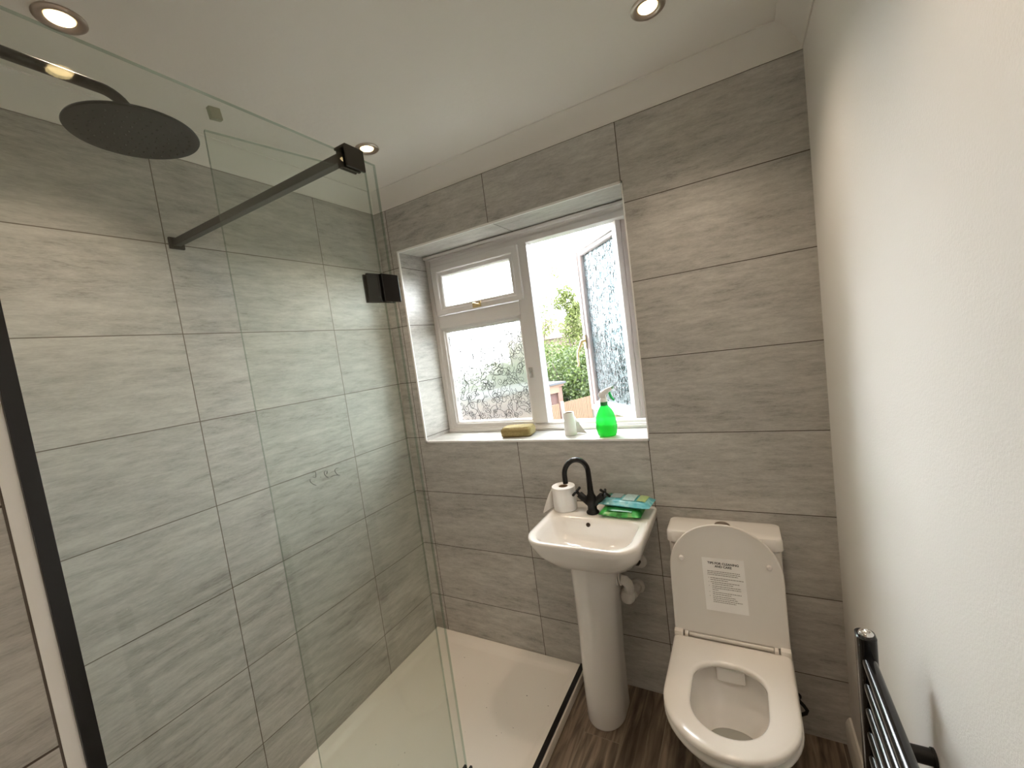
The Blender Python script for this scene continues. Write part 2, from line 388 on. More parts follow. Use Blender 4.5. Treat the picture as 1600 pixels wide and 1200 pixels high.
cove('trim_2', (0, YN, 0), (0, 0, 0), (1, 0, 0), 0, 1)
cove('trim_3', (W, YR, 0), (W, 0, 0), (-1, 0, 0), 0, 1)

# white edge trim round the window reveal and on the corner of the shower-end block
bm = bmesh.new(); e = 0.007
box(bm, WX0-e, WX0+0.002, -0.004, 0.003, WZ0-e, WZ1+e); box(bm, WX1-0.002, WX1+0.003, -0.004, 0.003, WZ0-e, WZ1+e)
box(bm, WX0-e, WX1+0.003, -0.004, 0.003, WZ1-0.002, WZ1+e); box(bm, WX0-e, WX1+0.003, -0.004, 0.003, WZ0-e, WZ0+0.002)
struct('trim_4', bm, TRIMW)
bm = bmesh.new(); box(bm, XB-0.006, XB+0.002, YN-0.0127, YN+0.002, FZ, CZ)
struct('trim_5', bm, TRIMW)
bm = bmesh.new(); box(bm, XB-0.002, XB+0.0006, YN-0.0150, YN-0.0125, FZ, CZ)
struct('trim_6', bm, mat('corner_grout', (0.12, 0.10, 0.085), 0.9))

bm = bmesh.new()
pr_ = [(0, 0), (0.017, 0), (0.017, 0.085), (0.012, 0.098), (0.006, 0.108), (0, 0.110)]
loft(bm, [[Vector((W-x, y, FZ+z)) for x, z in pr_] for y in (-0.001, YR)], cap0=True, cap1=True)
struct('baseboard_right', bm, SKIRT, smooth=40)

# ------------------------------------------------------------------ window
win = thing('window_1', None, None, ((WX0+WX1)/2, 0.20, WZ0), kind='structure')
def frame(bm, x0, x1, z0, z1, y0, y1, w, wb=None, M=None, chamf=0.006):
    """Mitred rectangular frame with a chamfered inner edge on the room side (y0)."""
    wb = wb or w
    ws = [(x0, x1, z0, z1)]
    def ring(dx, y): return [Vector((x0+dx, y, z0+dx*wb/w)), Vector((x1-dx, y, z0+dx*wb/w)), Vector((x1-dx, y, z1-dx)), Vector((x0+dx, y, z1-dx))]
    R = [ring(0, y1), ring(0, y0), ring(w*0.55, y0), ring(w*0.62, y0+chamf), ring(w*0.9, y0+chamf*1.6), ring(w, y0+chamf*2.6), ring(w, y1)]
    if M is not None: R = [[M @ p for p in q] for q in R]
    R.append(R[0]); loft(bm, R)
bm = bmesh.new()
frame(bm, WX0, WX1, WZ0, WZ1, 0.205, 0.275, 0.044, 0.038)
struct('frame', bm, WFR, win, bevel=0.0015, seg=1)
bm = bmesh.new(); box(bm, 0.680, 0.757, 0.203, 0.272, WZ0+0.036, WZ1-0.042); struct('mullion', bm, WFR, win, bevel=0.005)
bm = bmesh.new(); box(bm, 0.168, 0.682, 0.200, 0.272, 1.669, 1.740); struct('transom', bm, WFR, win, bevel=0.005)
bm = bmesh.new(); box(bm, WX0+0.040, WX1-0.040, 0.2035, 0.272, 2.010, 2.036); struct('head_rail', bm, WFR, win, bevel=0.003)
bm = bmesh.new(); box(bm, WX0+0.003, WX1-0.003, 0.185, 0.207, WZ1-0.018, WZ1-0.004); struct('head_bead', bm, WFR, win, bevel=0.004)
bm = bmesh.new(); box(bm, WX0+0.003, WX1-0.003, 0.196, 0.208, WZ0+0.0005, WZ0+0.016); struct('sill_bead', bm, WFR, win, bevel=0.004)
# top-hung sash, upper left
bm = bmesh.new(); frame(bm, 0.172, 0.714, 1.743, 2.0095, 0.186, 0.240, 0.060, 0.045)
sash = struct('top_sash', bm, WFR, win, bevel=0.0015, seg=1)
bm = bmesh.new(); box(bm, 0.225, 0.66, 0.215, 0.219, 1.78, 1.948); struct('pane', bm, CLEARP, sash)
bm = bmesh.new()
box(bm, 0.418, 0.468, 0.180, 0.187, 1.748, 1.776)
lathe(bm, [(0.006, 0), (0.008, 0.004), (0.008, 0.016), (0.005, 0.02)], (0.437, 0.181, 1.765), 14, M=Matrix.Rotation(PI/2, 3, 'X'))
tube(bm, [(0.437, 0.168, 1.765), (0.450, 0.164, 1.762), (0.468, 0.166, 1.760)], 0.0045, 8)
h = struct('latch', bm, BRASS, sash, smooth=40, bevel=0.001); h['label'] = 'small brass latch'
# patterned panes with swirls in relief
def sheet(bm, x0, x1, y0, y1, z0, z1, M=None):
    """Pane whose room-side face carries the obscured finish; its other faces are clear."""
    fs = box(bm, x0, x1, y0, y1, z0, z1, 2, M); fs[2].material_index = 0
def swirls(bm, x0, x1, z0, z1, y, seed, M=None, step=0.031):
    rn = random.Random(seed); r = 0.0013
    def tb(pts):
        pts = [Vector((min(max(a, x0+0.002), x1-0.002), y, min(max(b, z0+0.002), z1-0.002))) for a, b in pts]
        if M is not None: pts = [M @ q for q in pts]
        tube(bm, pts, r, 6, caps=False, mi=rn.choice((1, 3, 3)))
    nx = int((x1-x0)/step); nz = int((z1-z0)/step)
    for i in range(nx+1):
        for j in range(nz+1):
            cx = x0+(i+rn.random())*(x1-x0)/(nx+1); cz = z0+(j+rn.random())*(z1-z0)/(nz+1)
            k = rn.random(); a0 = rn.uniform(0, 6.28); sg = rn.choice((-1, 1))
            if k < 0.45:                       # spiral
                R = rn.uniform(0.012, 0.026); n = 22; sq = rn.uniform(0.7, 1.3)
                tb([(cx+R*(1-0.8*t/n)*math.cos(a0+sg*t*0.42), cz+sq*R*(1-0.8*t/n)*math.sin(a0+sg*t*0.42)) for t in range(n+1)])
            elif k < 0.85:                     # curl with a hook
                R = rn.uniform(0.02, 0.05); n = 12
                p = [(cx+R*math.cos(a0+sg*t*0.16), cz+R*math.sin(a0+sg*t*0.16)) for t in range(n)]
                ex, ez = p[-1]; rr_ = R*0.3; aa = a0+sg*(n-1)*0.16; ox, oz = ex-rr_*math.cos(aa), ez-rr_*math.sin(aa)
                p += [(ox+rr_*math.cos(aa+sg*t*0.6), oz+rr_*math.sin(aa+sg*t*0.6)) for t in range(1, 8)]
                tb(p)
            else:                              # long leaf stroke
                Lh = rn.uniform(0.04, 0.08)
                tb([(cx+Lh*(t/10-0.5)*math.cos(a0)+0.012*math.sin(t/10*PI)*sg*math.sin(a0), cz+Lh*(t/10-0.5)*math.sin(a0)-0.012*math.sin(t/10*PI)*sg*math.cos(a0)) for t in range(11)])
bm = bmesh.new(); frame(bm, 0.166, 0.684, WZ0+0.034, 1.672, 0.212, 0.262, 0.026, 0.022)
fx = struct('glazing_bead', bm, WFR, win, bevel=0.001, seg=1)
bm = bmesh.new(); sheet(bm, 0.185, 0.685, 0.238, 0.242, WZ0+0.05, 1.66); swirls(bm, 0.192, 0.68, WZ0+0.056, 1.648, 0.2375, 4)
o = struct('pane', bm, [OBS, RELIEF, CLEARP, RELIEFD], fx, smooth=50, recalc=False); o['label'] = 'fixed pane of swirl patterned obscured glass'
# side-hung casement, standing open outwards
A = Vector((1.180, 0.25, 0)); B = Vector((0.862, 0.585, 0)); CW = (B-A).length; ang = math.atan2((B-A).y, (B-A).x)
MC = Matrix.Translation(A) @ Matrix.Rotation(ang, 4, 'Z') @ Matrix.Scale(-1, 4, (0, 1, 0))   # local x: hinge -> free edge, -y: outside
cz0, cz1 = 1.108, 2.010
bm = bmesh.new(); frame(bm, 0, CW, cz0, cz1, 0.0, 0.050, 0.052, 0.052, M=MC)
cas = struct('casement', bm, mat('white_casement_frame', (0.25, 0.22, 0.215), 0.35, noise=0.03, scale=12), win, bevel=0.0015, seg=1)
bm = bmesh.new(); box(bm, -0.014, 0.012, -0.004, 0.060, cz0-0.004, cz1+0.002, M=MC); box(bm, -0.022, -0.012, 0.02, 0.052, cz0, cz1, M=MC)
struct('hinge_stile', bm, mat('weathered_white_stile', (0.62, 0.56, 0.54), 0.5, noise=0.12, scale=14), cas, bevel=0.003)
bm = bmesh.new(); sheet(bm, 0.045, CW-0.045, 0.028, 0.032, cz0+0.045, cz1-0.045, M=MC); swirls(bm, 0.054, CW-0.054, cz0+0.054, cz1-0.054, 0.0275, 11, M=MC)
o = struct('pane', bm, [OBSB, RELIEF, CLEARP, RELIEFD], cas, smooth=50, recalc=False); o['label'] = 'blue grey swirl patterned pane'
bm = bmesh.new()
q = MC @ Vector((CW-0.012, -0.006, 1.46))
for pp in ([(CW-0.020, -0.002, 1.50), (CW-0.020, -0.022, 1.50), (CW-0.014, -0.035, 1.47), (CW-0.002, -0.045, 1.44), (CW+0.006, -0.045, 1.405), (CW-0.002, -0.046, 1.375), (CW+0.004, -0.050, 1.36)],):
    tube(bm, [MC @ Vector(a) for a in pp], [0.009, 0.009, 0.007, 0.006, 0.006, 0.005, 0.006], 10)
box(bm, CW-0.032, CW-0.008, -0.006, 0.001, 1.455, 1.53, M=MC)
o = struct('casement_handle', bm, BRASS, cas, smooth=45); o['label'] = 'curved brass handle'
bm = bmesh.new()
tube(bm, [(1.215, 0.235, 2.022), (1.175, 0.240, 2.020), (1.14, 0.28, 2.016), (1.09, 0.255, 2.020), (1.02, 0.245, 2.022)], 0.004, 8)
box(bm, 1.11, 1.22, 0.222, 0.240, 2.016, 2.024)
struct('friction_stay', bm, BRN, win)
bm = bmesh.new(); box(bm, 0.690, 0.712, 0.192, 0.204, 1.350, 1.402); box(bm, 0.695, 0.707, 0.186, 0.193, 1.362, 1.380)
o = struct('strike_keep', bm, CHR, win, bevel=0.002); o['label'] = 'chrome keep'

# ------------------------------------------------------------------ ceiling downlights
def downlight(x, y, label, warm=1.0):
    t = thing('ceiling_downlight', label, 'ceiling light', (x, y, CZ), 'recessed round ceiling spotlights')
    bm = bmesh.new()
    lathe(bm, [(0.046, -0.0005), (0.046, -0.003), (0.042, -0.006), (0.034, -0.006), (0.026, -0.0025), (0.0245, -0.0005)], (x, y, CZ), 40, cap0=False, cap1=False)
    obj('bezel', bm, BRUSH, t, smooth=50)
    bm = bmesh.new(); lathe(bm, [(0.0242, -0.0006), (0.0240, -0.0022), (0.012, -0.0034), (0.001, -0.0036)], (x, y, CZ), 32, cap0=False)
    o = obj('lamp', bm, emis('lamp_glow', (1.0, 0.74*warm, 0.36*warm), 9), t, smooth=60); o['label'] = 'glowing warm lamp'
    ld = bpy.data.lights.new('spot_light', 'SPOT'); ld.energy = LAMP_W; ld.color = (LAMP_COL[0], LAMP_COL[1]*warm, LAMP_COL[2]*warm)
    ld.spot_size = math.radians(112); ld.spot_blend = 1.0; ld.shadow_soft_size = 0.025
    lo = bpy.data.objects.new('spot_light', ld); C.objects.link(lo); lo.parent = t; lo.location = (0, 0, -0.012)
    return t
downlight(0.350, -1.235, 'glowing round ceiling spotlight over the shower head', 0.97)
downlight(0.388, -0.380, 'round ceiling spotlight lit above the far end of the shower, near the window wall')
downlight(1.480, -0.380, 'lit round ceiling spotlight nearest the right wall, above the toilet')
downlight(1.600, -1.185, 'lit round ceiling spotlight over the middle of the room, seen mirrored in the shower glass')
downlight(1.380, -2.080, 'added fill spotlight behind the viewpoint, beside the tiled block at the near end')  # extra lamp added out of view to brighten the near end of the room

# ------------------------------------------------------------------ shower
t = thing('shower_tray', 'white rectangular shower tray with black edge strip, under the glass screen', 'shower tray', (0.44, -0.77, FZ))
bm = bmesh.new(); XT = 0.886; e = 0.001
L_ = []
y0, y1 = YN+e, -e
def R_(i, r, z): return rr(e+i, XT-i*1.0, y0+i, y1-i, r, z, 6, 6)
L_ = [R_(0, 0.004, FZ+0.0005), R_(0, 0.004, -0.004), R_(0.003, 0.004, 0.0), R_(0.042, 0.02, 0.0), R_(0.050, 0.024, -0.004), R_(0.062, 0.03, -0.013), R_(0.075, 0.035, -0.015)]
loft(bm, L_, cap0=True)
# gently dished floor around the waste
lp = [v for v in bm.verts][-len(L_[-1]):]
c = bm.verts.new((0.45, -1.25, -0.020))
for i in range(len(lp)): bm.faces.new((lp[i], lp[(i+1) % len(lp)], c))
obj('tray_base', bm, TRAY, t, smooth=35)
bm = bmesh.new(); box(bm, 0.861, 0.8815, YN+0.002, -0.002, 0.0003, 0.006)
o = obj('edge_strip', bm, BLK2, t, bevel=0.001); o['label'] = 'black edge strip'
bm = bmesh.new(); lathe(bm, [(0.045, 0), (0.045, 0.003), (0.040, 0.005), (0.002, 0.006)], (0.45, -1.25, -0.0195), 28); obj('waste_cover', bm, CHR, t, smooth=40)
bm = bmesh.new(); rn = random.Random(5)
for k in range(70):
    x = rn.uniform(0.1, 0.80); y = rn.uniform(-1.0, -0.12); s = rn.choice((0.0008, 0.001, 0.0014, 0.0022)); z = -0.0155-0.004*max(0, 1-math.hypot(x-.45, y+1.25)/1.2)
    lathe(bm, [(s, 0.0), (s*0.6, s*0.5)], (x, y, z), 6, sx=rn.uniform(0.6, 1.6))
obj('dirt_specks', bm, mat('dirt', (0.10, 0.08, 0.06), 0.95), t)['kind'] = 'stuff'

GX = 0.870
scr = thing('shower_screen', 'clear greenish glass shower screen with folding panel and black wall channel', 'shower screen', (GX, -1.2, 0.006))
def pane_mesh(bm, M, L, z0, z1, th=0.008):
    """Glass sheet; broad faces material 0, the four edges material 1."""
    vs = [M @ Vector((x, y, z)) for x in (0, L) for y in (-th/2, th/2) for z in (z0, z1)]
    v = [bm.verts.new(p) for p in vs]
    for q, mi in (((0, 1, 3, 2), 1), ((4, 6, 7, 5), 1), ((0, 4, 5, 1), 0), ((2, 3, 7, 6), 0), ((0, 2, 6, 4), 1), ((1, 5, 7, 3), 1)):
        bm.faces.new([v[i] for i in q]).material_index = mi
bm = bmesh.new(); MG = Matrix.Translation((GX, YN+0.006, 0)) @ Matrix.Rotation(PI/2, 4, 'Z')
pane_mesh(bm, MG, 0.868-0.0-0.0+(-0.868-(YN+0.006))-0.868+0.0, 0.0065, 2.0) if False else pane_mesh(bm, MG, -0.868-(YN+0.006), 0.0065, 2.0)
gp = obj('glass_panel', bm, [GLASS, GEDGE], scr); gp['label'] = 'large fixed glass panel'
bm = bmesh.new(); box(bm, GX-0.0004-0.004, GX+0.0046, -1.2425, -1.2245, 1.962, 1.981)
bmesh.ops.rotate(bm, verts=bm.verts, cent=(GX, -1.2335, 1.9715), matrix=Matrix.Rotation(math.radians(8), 3, 'X'))
o = obj('sticker', bm, mat('pale_sticker', (0.34, 0.36, 0.27), 0.6), gp); o['label'] = 'small square grey green sticker'
FA = Vector((GX-0.003, -0.898, 0)); FB = Vector((0.803, -1.219, 0)); FL = (FB-FA).length; fa = math.atan2((FB-FA).y, (FB-FA).x)
MF = Matrix.Translation(FA) @ Matrix.Rotation(fa, 4, 'Z')
bm = bmesh.new(); pane_mesh(bm, MF, FL, 0.012, 1.974); fp = obj('folding_panel', bm, [GLASS, GEDGE], scr); fp['label'] = 'narrow hinged glass panel folded inwards'
bm = bmesh.new(); box(bm, GX-0.012, GX+0.0135, YN+0.0022, YN+0.0185, 0.006, 2.0); obj('wall_channel', bm, BLK2, scr, bevel=0.001)['label'] = 'black wall channel'
for hz in (1.694, 0.325):
    bm = bmesh.new()
    box(bm, GX+0.005, GX+0.012, -0.912, -0.856, hz-0.034, hz+0.034)                     # outer plate on fixed glass
    box(bm, GX-0.012, GX-0.005, -0.908, -0.860, hz-0.034, hz+0.034)
    hg = obj('hinge', bm, BLK2, scr, bevel=0.0015); hg['label'] = 'square black hinge'
    bm = bmesh.new()
    box(bm, 0.008, 0.047, 0.0045, 0.0105, hz-0.034, hz+0.034, M=MF); box(bm, 0.008, 0.047, -0.0105, -0.0045, hz-0.034, hz+0.034, M=MF)
    box(bm, -0.004, 0.014, -0.008, 0.008, hz-0.030, hz+0.030, M=MF)
    obj('hinge_leaf', bm, BLK2, hg, bevel=0.0015)
    bm = bmesh.new(); tube(bm, [(GX+0.006, -0.868, hz-0.034), (GX+0.006, -0.866, hz-0.052)], 0.0016, 6); obj('pin', bm, CHR, hg)
bm = bmesh.new(); box(bm, 0.010, GX-0.024, -0.947, -0.925, 1.993, 2.015)
bar = obj('support_bar', bm, mat('black_bar', (0.03, 0.028, 0.024), 0.4, noise=0.1), scr, bevel=0.002); bar['label'] = 'square black support bar'
bm = bmesh.new(); box(bm, 0.0008, 0.012, -0.957, -0.913, 1.984, 2.022); obj('wall_bracket', bm, BRN, bar, bevel=0.003)
bm = bmesh.new()
box(bm, GX+0.0046, GX+0.0105, -0.962, -0.908, 1.968, 2.014); box(bm, GX-0.0235, GX-0.0180, -0.960, -0.910, 1.972, 2.012)
box(bm, GX-0.0265, GX+0.0105, -0.962, -0.908, 2.012, 2.018); box(bm, GX-0.0235, GX-0.0046, -0.960, -0.952, 1.972, 2.012)
box(bm, GX-0.0115, GX-0.0046, -0.960, -0.910, 1.970, 2.012)
obj('glass_clamp', bm, BRN, bar, bevel=0.0008, seg=1)

sh = thing('rain_shower_head', 'round dark rain shower head on a curved black arm, behind the glass', 'shower head', (0.469, YN, 2.178))
SX, SY, SZ = 0.469, -1.185, 2.100
bm = bmesh.new()
pts = [(SX, YN+0.001, 2.178), (SX, -1.45, 2.178), (SX, -1.32, 2.178), (SX, -1.245, 2.178)]+[(SX, SY-0.05*(1-math.sin(a))-0.0, 2.178-0.05*(1-math.cos(a))) for a in [i/8*PI/2 for i in range(9)]]+[(SX, SY, 2.115)]
tube(bm, pts, 0.0115, 16)
obj('shower_arm', bm, BRN, sh, smooth=50)
bm = bmesh.new(); lathe(bm, [(0.030, 0), (0.030, 0.006), (0.014, 0.010)], (SX, YN+0.001, 2.178), 24, M=Matrix.Rotation(-PI/2, 3, 'X')); obj('wall_flange', bm, BRN, sh, smooth=40)
bm = bmesh.new(); lathe(bm, [(0.002, 0.0), (0.110, 0.0), (0.1175, 0.0015), (0.119, 0.004), (0.117, 0.008), (0.04, 0.011), (0.020, 0.020), (0.014, 0.024), (0.002, 0.024)], (SX, SY, SZ-0.004), 64)
hd = obj('head_plate', bm, mat('dark_plate', (0.026, 0.024, 0.020), 0.5, noise=0.25, scale=50), sh, smooth=40)
bm = bmesh.new()
for ring, n in ((0.018, 6), (0.038, 12), (0.058, 18), (0.078, 24), (0.098, 30)):
    for k in range(n):
        a = 2*PI*k/n; lathe(bm, [(0.0024, 0), (0.0018, -0.0028)], (SX+ring*math.cos(a), SY+ring*math.sin(a), SZ-0.0035), 6, cap0=False)
obj('nozzles', bm, mat('nozzle_rubber', (0.075, 0.07, 0.06), 0.7), hd)['kind'] = 'stuff'

# handwritten mark on a shower tile (left as the tile layer wrote it: upside-down mirrored figures)
bm = bmesh.new()
def pen(pts, r=0.0011):
    tube(bm, [(0.0007, y, z) for y, z in pts], r, 5)
pen([(-0.592, 1.0965), (-0.5838, 1.0985), (-0.578, 1.095), (-0.5764, 1.0878), (-0.578, 1.080), (-0.5804, 1.0722)])
pen([(-0.5804, 1.0732), (-0.588, 1.0745), (-0.5939, 1.0768)]); pen([(-0.606, 1.073), (-0.6095, 1.069), (-0.608, 1.062), (-0.604, 1.0559), (-0.595, 1.046), (-0.5848, 1.0388)])
pen([(-0.559, 1.0675), (-0.5575, 1.0655)], 0.0016); pen([(-0.5234, 1.0819), (-0.5228, 1.0760), (-0.5277, 1.0700)], 0.0017)
pen([(-0.530, 1.086), (-0.5363, 1.0822), (-0.538, 1.075), (-0.5351, 1.0664), (-0.530, 1.058), (-0.5225, 1.0525)])
pen([(-0.4637, 1.0774), (-0.474, 1.0785), (-0.4822, 1.0764), (-0.4850, 1.070), (-0.4826, 1.0627), (-0.478, 1.054), (-0.472, 1.0472)])
pen([(-0.5098, 1.0501), (-0.500, 1.0515), (-0.4917, 1.0509), (-0.478, 1.0485), (-0.4635, 1.0434)])
tag(obj('pencil_mark', bm, mat('marker_ink', (0.05, 0.05, 0.05), 0.8)), 'handwritten backward figures pencilled on a grey shower wall tile', 'writing')

# ------------------------------------------------------------------ basin
bs = thing('pedestal_basin', 'small white ceramic basin on a tall pedestal below the window', 'basin', (1.06, -0.17, FZ))
RZ = 0.80
bm = bmesh.new()
def bl(x0, x1, y0, y1, rf, rb, z): return rr(x0, x1, y0, y1, [rf, rf, rb, rb], z, 8, 5)
L_ = [bl(0.990, 1.120, -0.225, -0.10, (0.055, 0.05), 0.02, 0.646),
      bl(0.965, 1.150, -0.262, -0.05, (0.075, 0.07), 0.02, 0.649),
      bl(0.930, 1.205, -0.315, -0.015, (0.100, 0.10), 0.02, 0.664),
      bl(0.903, 1.252, -0.365, -0.004, (0.105, 0.11), 0.015, 0.694),
      bl(0.878, 1.277, -0.394, -0.001, (0.092, 0.105), 0.010, 0.736),
      bl(0.868, 1.286, -0.408, -0.001, (0.082, 0.095), (0.03, 0.02), 0.775),
      bl(0.8655, 1.2875, -0.4105, -0.001, (0.080, 0.092), (0.03, 0.02), 0.792),
      bl(0.8685, 1.2845, -0.4075, -0.003, (0.078, 0.090), (0.03, 0.02), RZ),
      bl(0.8770, 1.2760, -0.4000, -0.010, (0.074, 0.086), (0.028, 0.02), RZ+0.0008)]
inner = [bl(0.890, 1.258, -0.3935, -0.160, (0.070, 0.084), (0.055, 0.04), RZ),
         bl(0.895, 1.252, -0.3900, -0.166, (0.070, 0.084), (0.055, 0.04), RZ-0.004),
         bl(0.905, 1.248, -0.3840, -0.172, (0.072, 0.086), (0.058, 0.04), RZ-0.022),
         bl(0.918, 1.236, -0.3740, -0.178, (0.078, 0.088), (0.062, 0.045), RZ-0.060),
         bl(0.945, 1.212, -0.350, -0.190, (0.085, 0.075), (0.065, 0.05), RZ-0.086),
         bl(0.990, 1.165, -0.320, -0.210, (0.070, 0.05), (0.06, 0.04), RZ-0.099),
         bl(1.045, 1.115, -0.295, -0.240, (0.03, 0.025), (0.03, 0.025), RZ-0.103)]
loft(bm, L_+inner, cap0=True, cap1=True)
obj('bowl', bm, CER, bs, smooth=70)
bm = bmesh.new()
def pl(cx, w, y0, y1, z): return rr(cx-w/2, cx+w/2, y0, y1, [(w*0.48, (y1-y0)*0.55), (w*0.48, (y1-y0)*0.55), 0.01, 0.01], z, 9, 3)
loft(bm, [pl(1.030, 0.152, -0.256, -0.09, FZ+0.0005), pl(1.030, 0.157, -0.260, -0.09, FZ+0.012), pl(1.030, 0.157, -0.260, -0.09, 0.06), pl(1.031, 0.157, -0.256, -0.085, 0.20), pl(1.034, 0.161, -0.254, -0.075, 0.36),
          pl(1.038, 0.170, -0.258, -0.065, 0.50), pl(1.042, 0.184, -0.266, -0.055, 0.62), pl(1.043, 0.190, -0.270, -0.052, 0.653)], cap0=True, cap1=True)
obj('pedestal', bm, CER, bs, smooth=60)
bm = bmesh.new(); Mo = Matrix.Rotation(math.radians(78), 3, 'X')
lathe(bm, [(0.0085, 0), (0.0085, 0.0025), (0.0065, 0.003), (0.0055, 0.0005), (0.001, 0.0005)], (1.049, -0.1738, 0.776), 20, M=Mo)
obj('overflow_hole', bm, mat('dark_bronze', (0.05, 0.03, 0.018), 0.4, metal=0.3), bs, smooth=40)['label'] = 'small dark overflow hole'
bm = bmesh.new(); lathe(bm, [(0.030, 0), (0.030, 0.003), (0.022, 0.005), (0.014, 0.001), (0.001, 0.001)], (1.075, -0.262, RZ-0.1025), 24); obj('waste', bm, CHR, bs, smooth=40)

tp = thing('mixer_tap', 'matte black swan neck tap with two cross handles on the basin', 'tap', (1.053, -0.115, RZ+0.001))
TX, TY = 1.053, -0.115
bm = bmesh.new(); lathe(bm, [(0.025, 0.0015), (0.026, 0.006), (0.024, 0.010), (0.019, 0.014), (0.0185, 0.03), (0.023, 0.05), (0.021, 0.068), (0.014, 0.082), (0.0125, 0.095)], (TX, TY, RZ), 28)
obj('tap_body', bm, BLK, tp, smooth=50)
dv = Vector((-0.082, -0.052, 0)); hr = dv.length/2; dn = dv.normalized()
bm = bmesh.new(); cc = Vector((TX, TY, 0.973))+dn*hr
pts = [(TX, TY, 0.885), (TX, TY, 0.93)]+arc(cc, hr, PI, 0, 18, dn, (0, 0, 1.18))+[Vector((TX, TY, 0.940))+dv]
tube(bm, pts, [0.0125, 0.0115]+[0.0105]*20, 16)
obj('spout', bm, BLK2, tp, smooth=60)
for s, nm in ((-1, 'handle'), (1, 'handle')):
    bm = bmesh.new(); d = Vector((s*0.72, -0.02, 0.69)).normalized(); b0 = Vector((TX+s*0.010, TY, RZ+0.040))
    tube(bm, [b0, b0+d*0.030], 0.0135, 16); tube(bm, [b0+d*0.029, b0+d*0.052, b0+d*0.056], [0.0145, 0.0145, 0.012], 16); tube(bm, [b0+d*0.054, b0+d*0.072], 0.0065, 12)
    hd = obj('handle', bm, BLK, tp, smooth=50)
    bm = bmesh.new(); e1 = d.cross(Vector((0, 1, 0))).normalized(); e2 = d.cross(e1); hc = b0+d*0.070
    q = 0.35 if s > 0 else 0.15; a1 = e1*math.cos(q)+e2*math.sin(q); a2 = -e1*math.sin(q)+e2*math.cos(q)
    tube(bm, [hc-a1*0.025, hc-a1*0.023, hc+a1*0.023, hc+a1*0.025], [0.004, 0.0055, 0.0055, 0.004], 10); tube(bm, [hc-a2*0.025, hc-a2*0.023, hc+a2*0.023, hc+a2*0.025], [0.004, 0.0055, 0.0055, 0.004], 10)
    obj('cross_grip', bm, BLK, hd, smooth=50)

# toilet roll on the basin ledge
def roll(name, label, c, r, h, rc, tail, rtop=None):
    t = thing(name, label, 'toilet roll', c)
    x, y, z = c; rtop = rtop or r
    bm = bmesh.new()
    lathe(bm, [(rc, 0.001), (r*0.97, 0.0005), (r, 0.003), (rtop, h-0.003), (rtop*0.97, h), (rc+0.002, h-0.0005), (rc+0.001, h-0.002), (rc, 0.001)], (x, y, z), 40, cap0=False, cap1=False)
    obj('paper', bm, PAPER, t, smooth=50)
    bm = bmesh.new(); lathe(bm, [(rc, 0.001), (rc, h-0.0015), (rc-0.0012, h-0.0015), (rc-0.0012, 0.001), (rc, 0.001)], (x, y, z), 28, cap0=False, cap1=False)
    obj('cardboard_core', bm, CARD, t, smooth=50)
    bm = bmesh.new()
    A_, B_ = [], []
    for p, q in tail: A_.append(Vector(p)); B_.append(Vector(q))
    loft(bm, [A_, B_], close=False); bm.normal_update(); bmesh.ops.solidify(bm, geom=bm.faces[:], thickness=0.0006)
    obj('loose_sheet', bm, PAPER, t, smooth=60); return t
roll('toilet_roll', 'full white toilet roll standing on the left of the basin ledge', (0.925, -0.0905, RZ+0.001), 0.050, 0.100, 0.019,
     [((0.8765, -0.075, 0.897), (0.8765, -0.075, 0.803)), ((0.871, -0.092, 0.888), (0.871, -0.092, 0.803)), ((0.862, -0.108, 0.868), (0.862, -0.108, 0.8025)), ((0.853, -0.122, 0.842), (0.853, -0.122, 0.799)), ((0.846, -0.134, 0.818), (0.846, -0.134, 0.796)), ((0.842, -0.142, 0.800), (0.842, -0.142, 0.794))])
roll('toilet_roll', 'thin nearly used toilet roll standing on the window sill', (0.913, 0.100, WZ0), 0.029, 0.104, 0.018,
     [((0.930, 0.1225, 1.163), (0.930, 0.123, 1.0800)), ((0.943, 0.121, 1.140), (0.943, 0.122, 1.0800)), ((0.958, 0.116, 1.118), (0.959, 0.118, 1.0800)), ((0.974, 0.108, 1.099), (0.976, 0.110, 1.0800)), ((0.992, 0.100, 1.083), (0.993, 0.101, 1.0800))], rtop=0.0245)

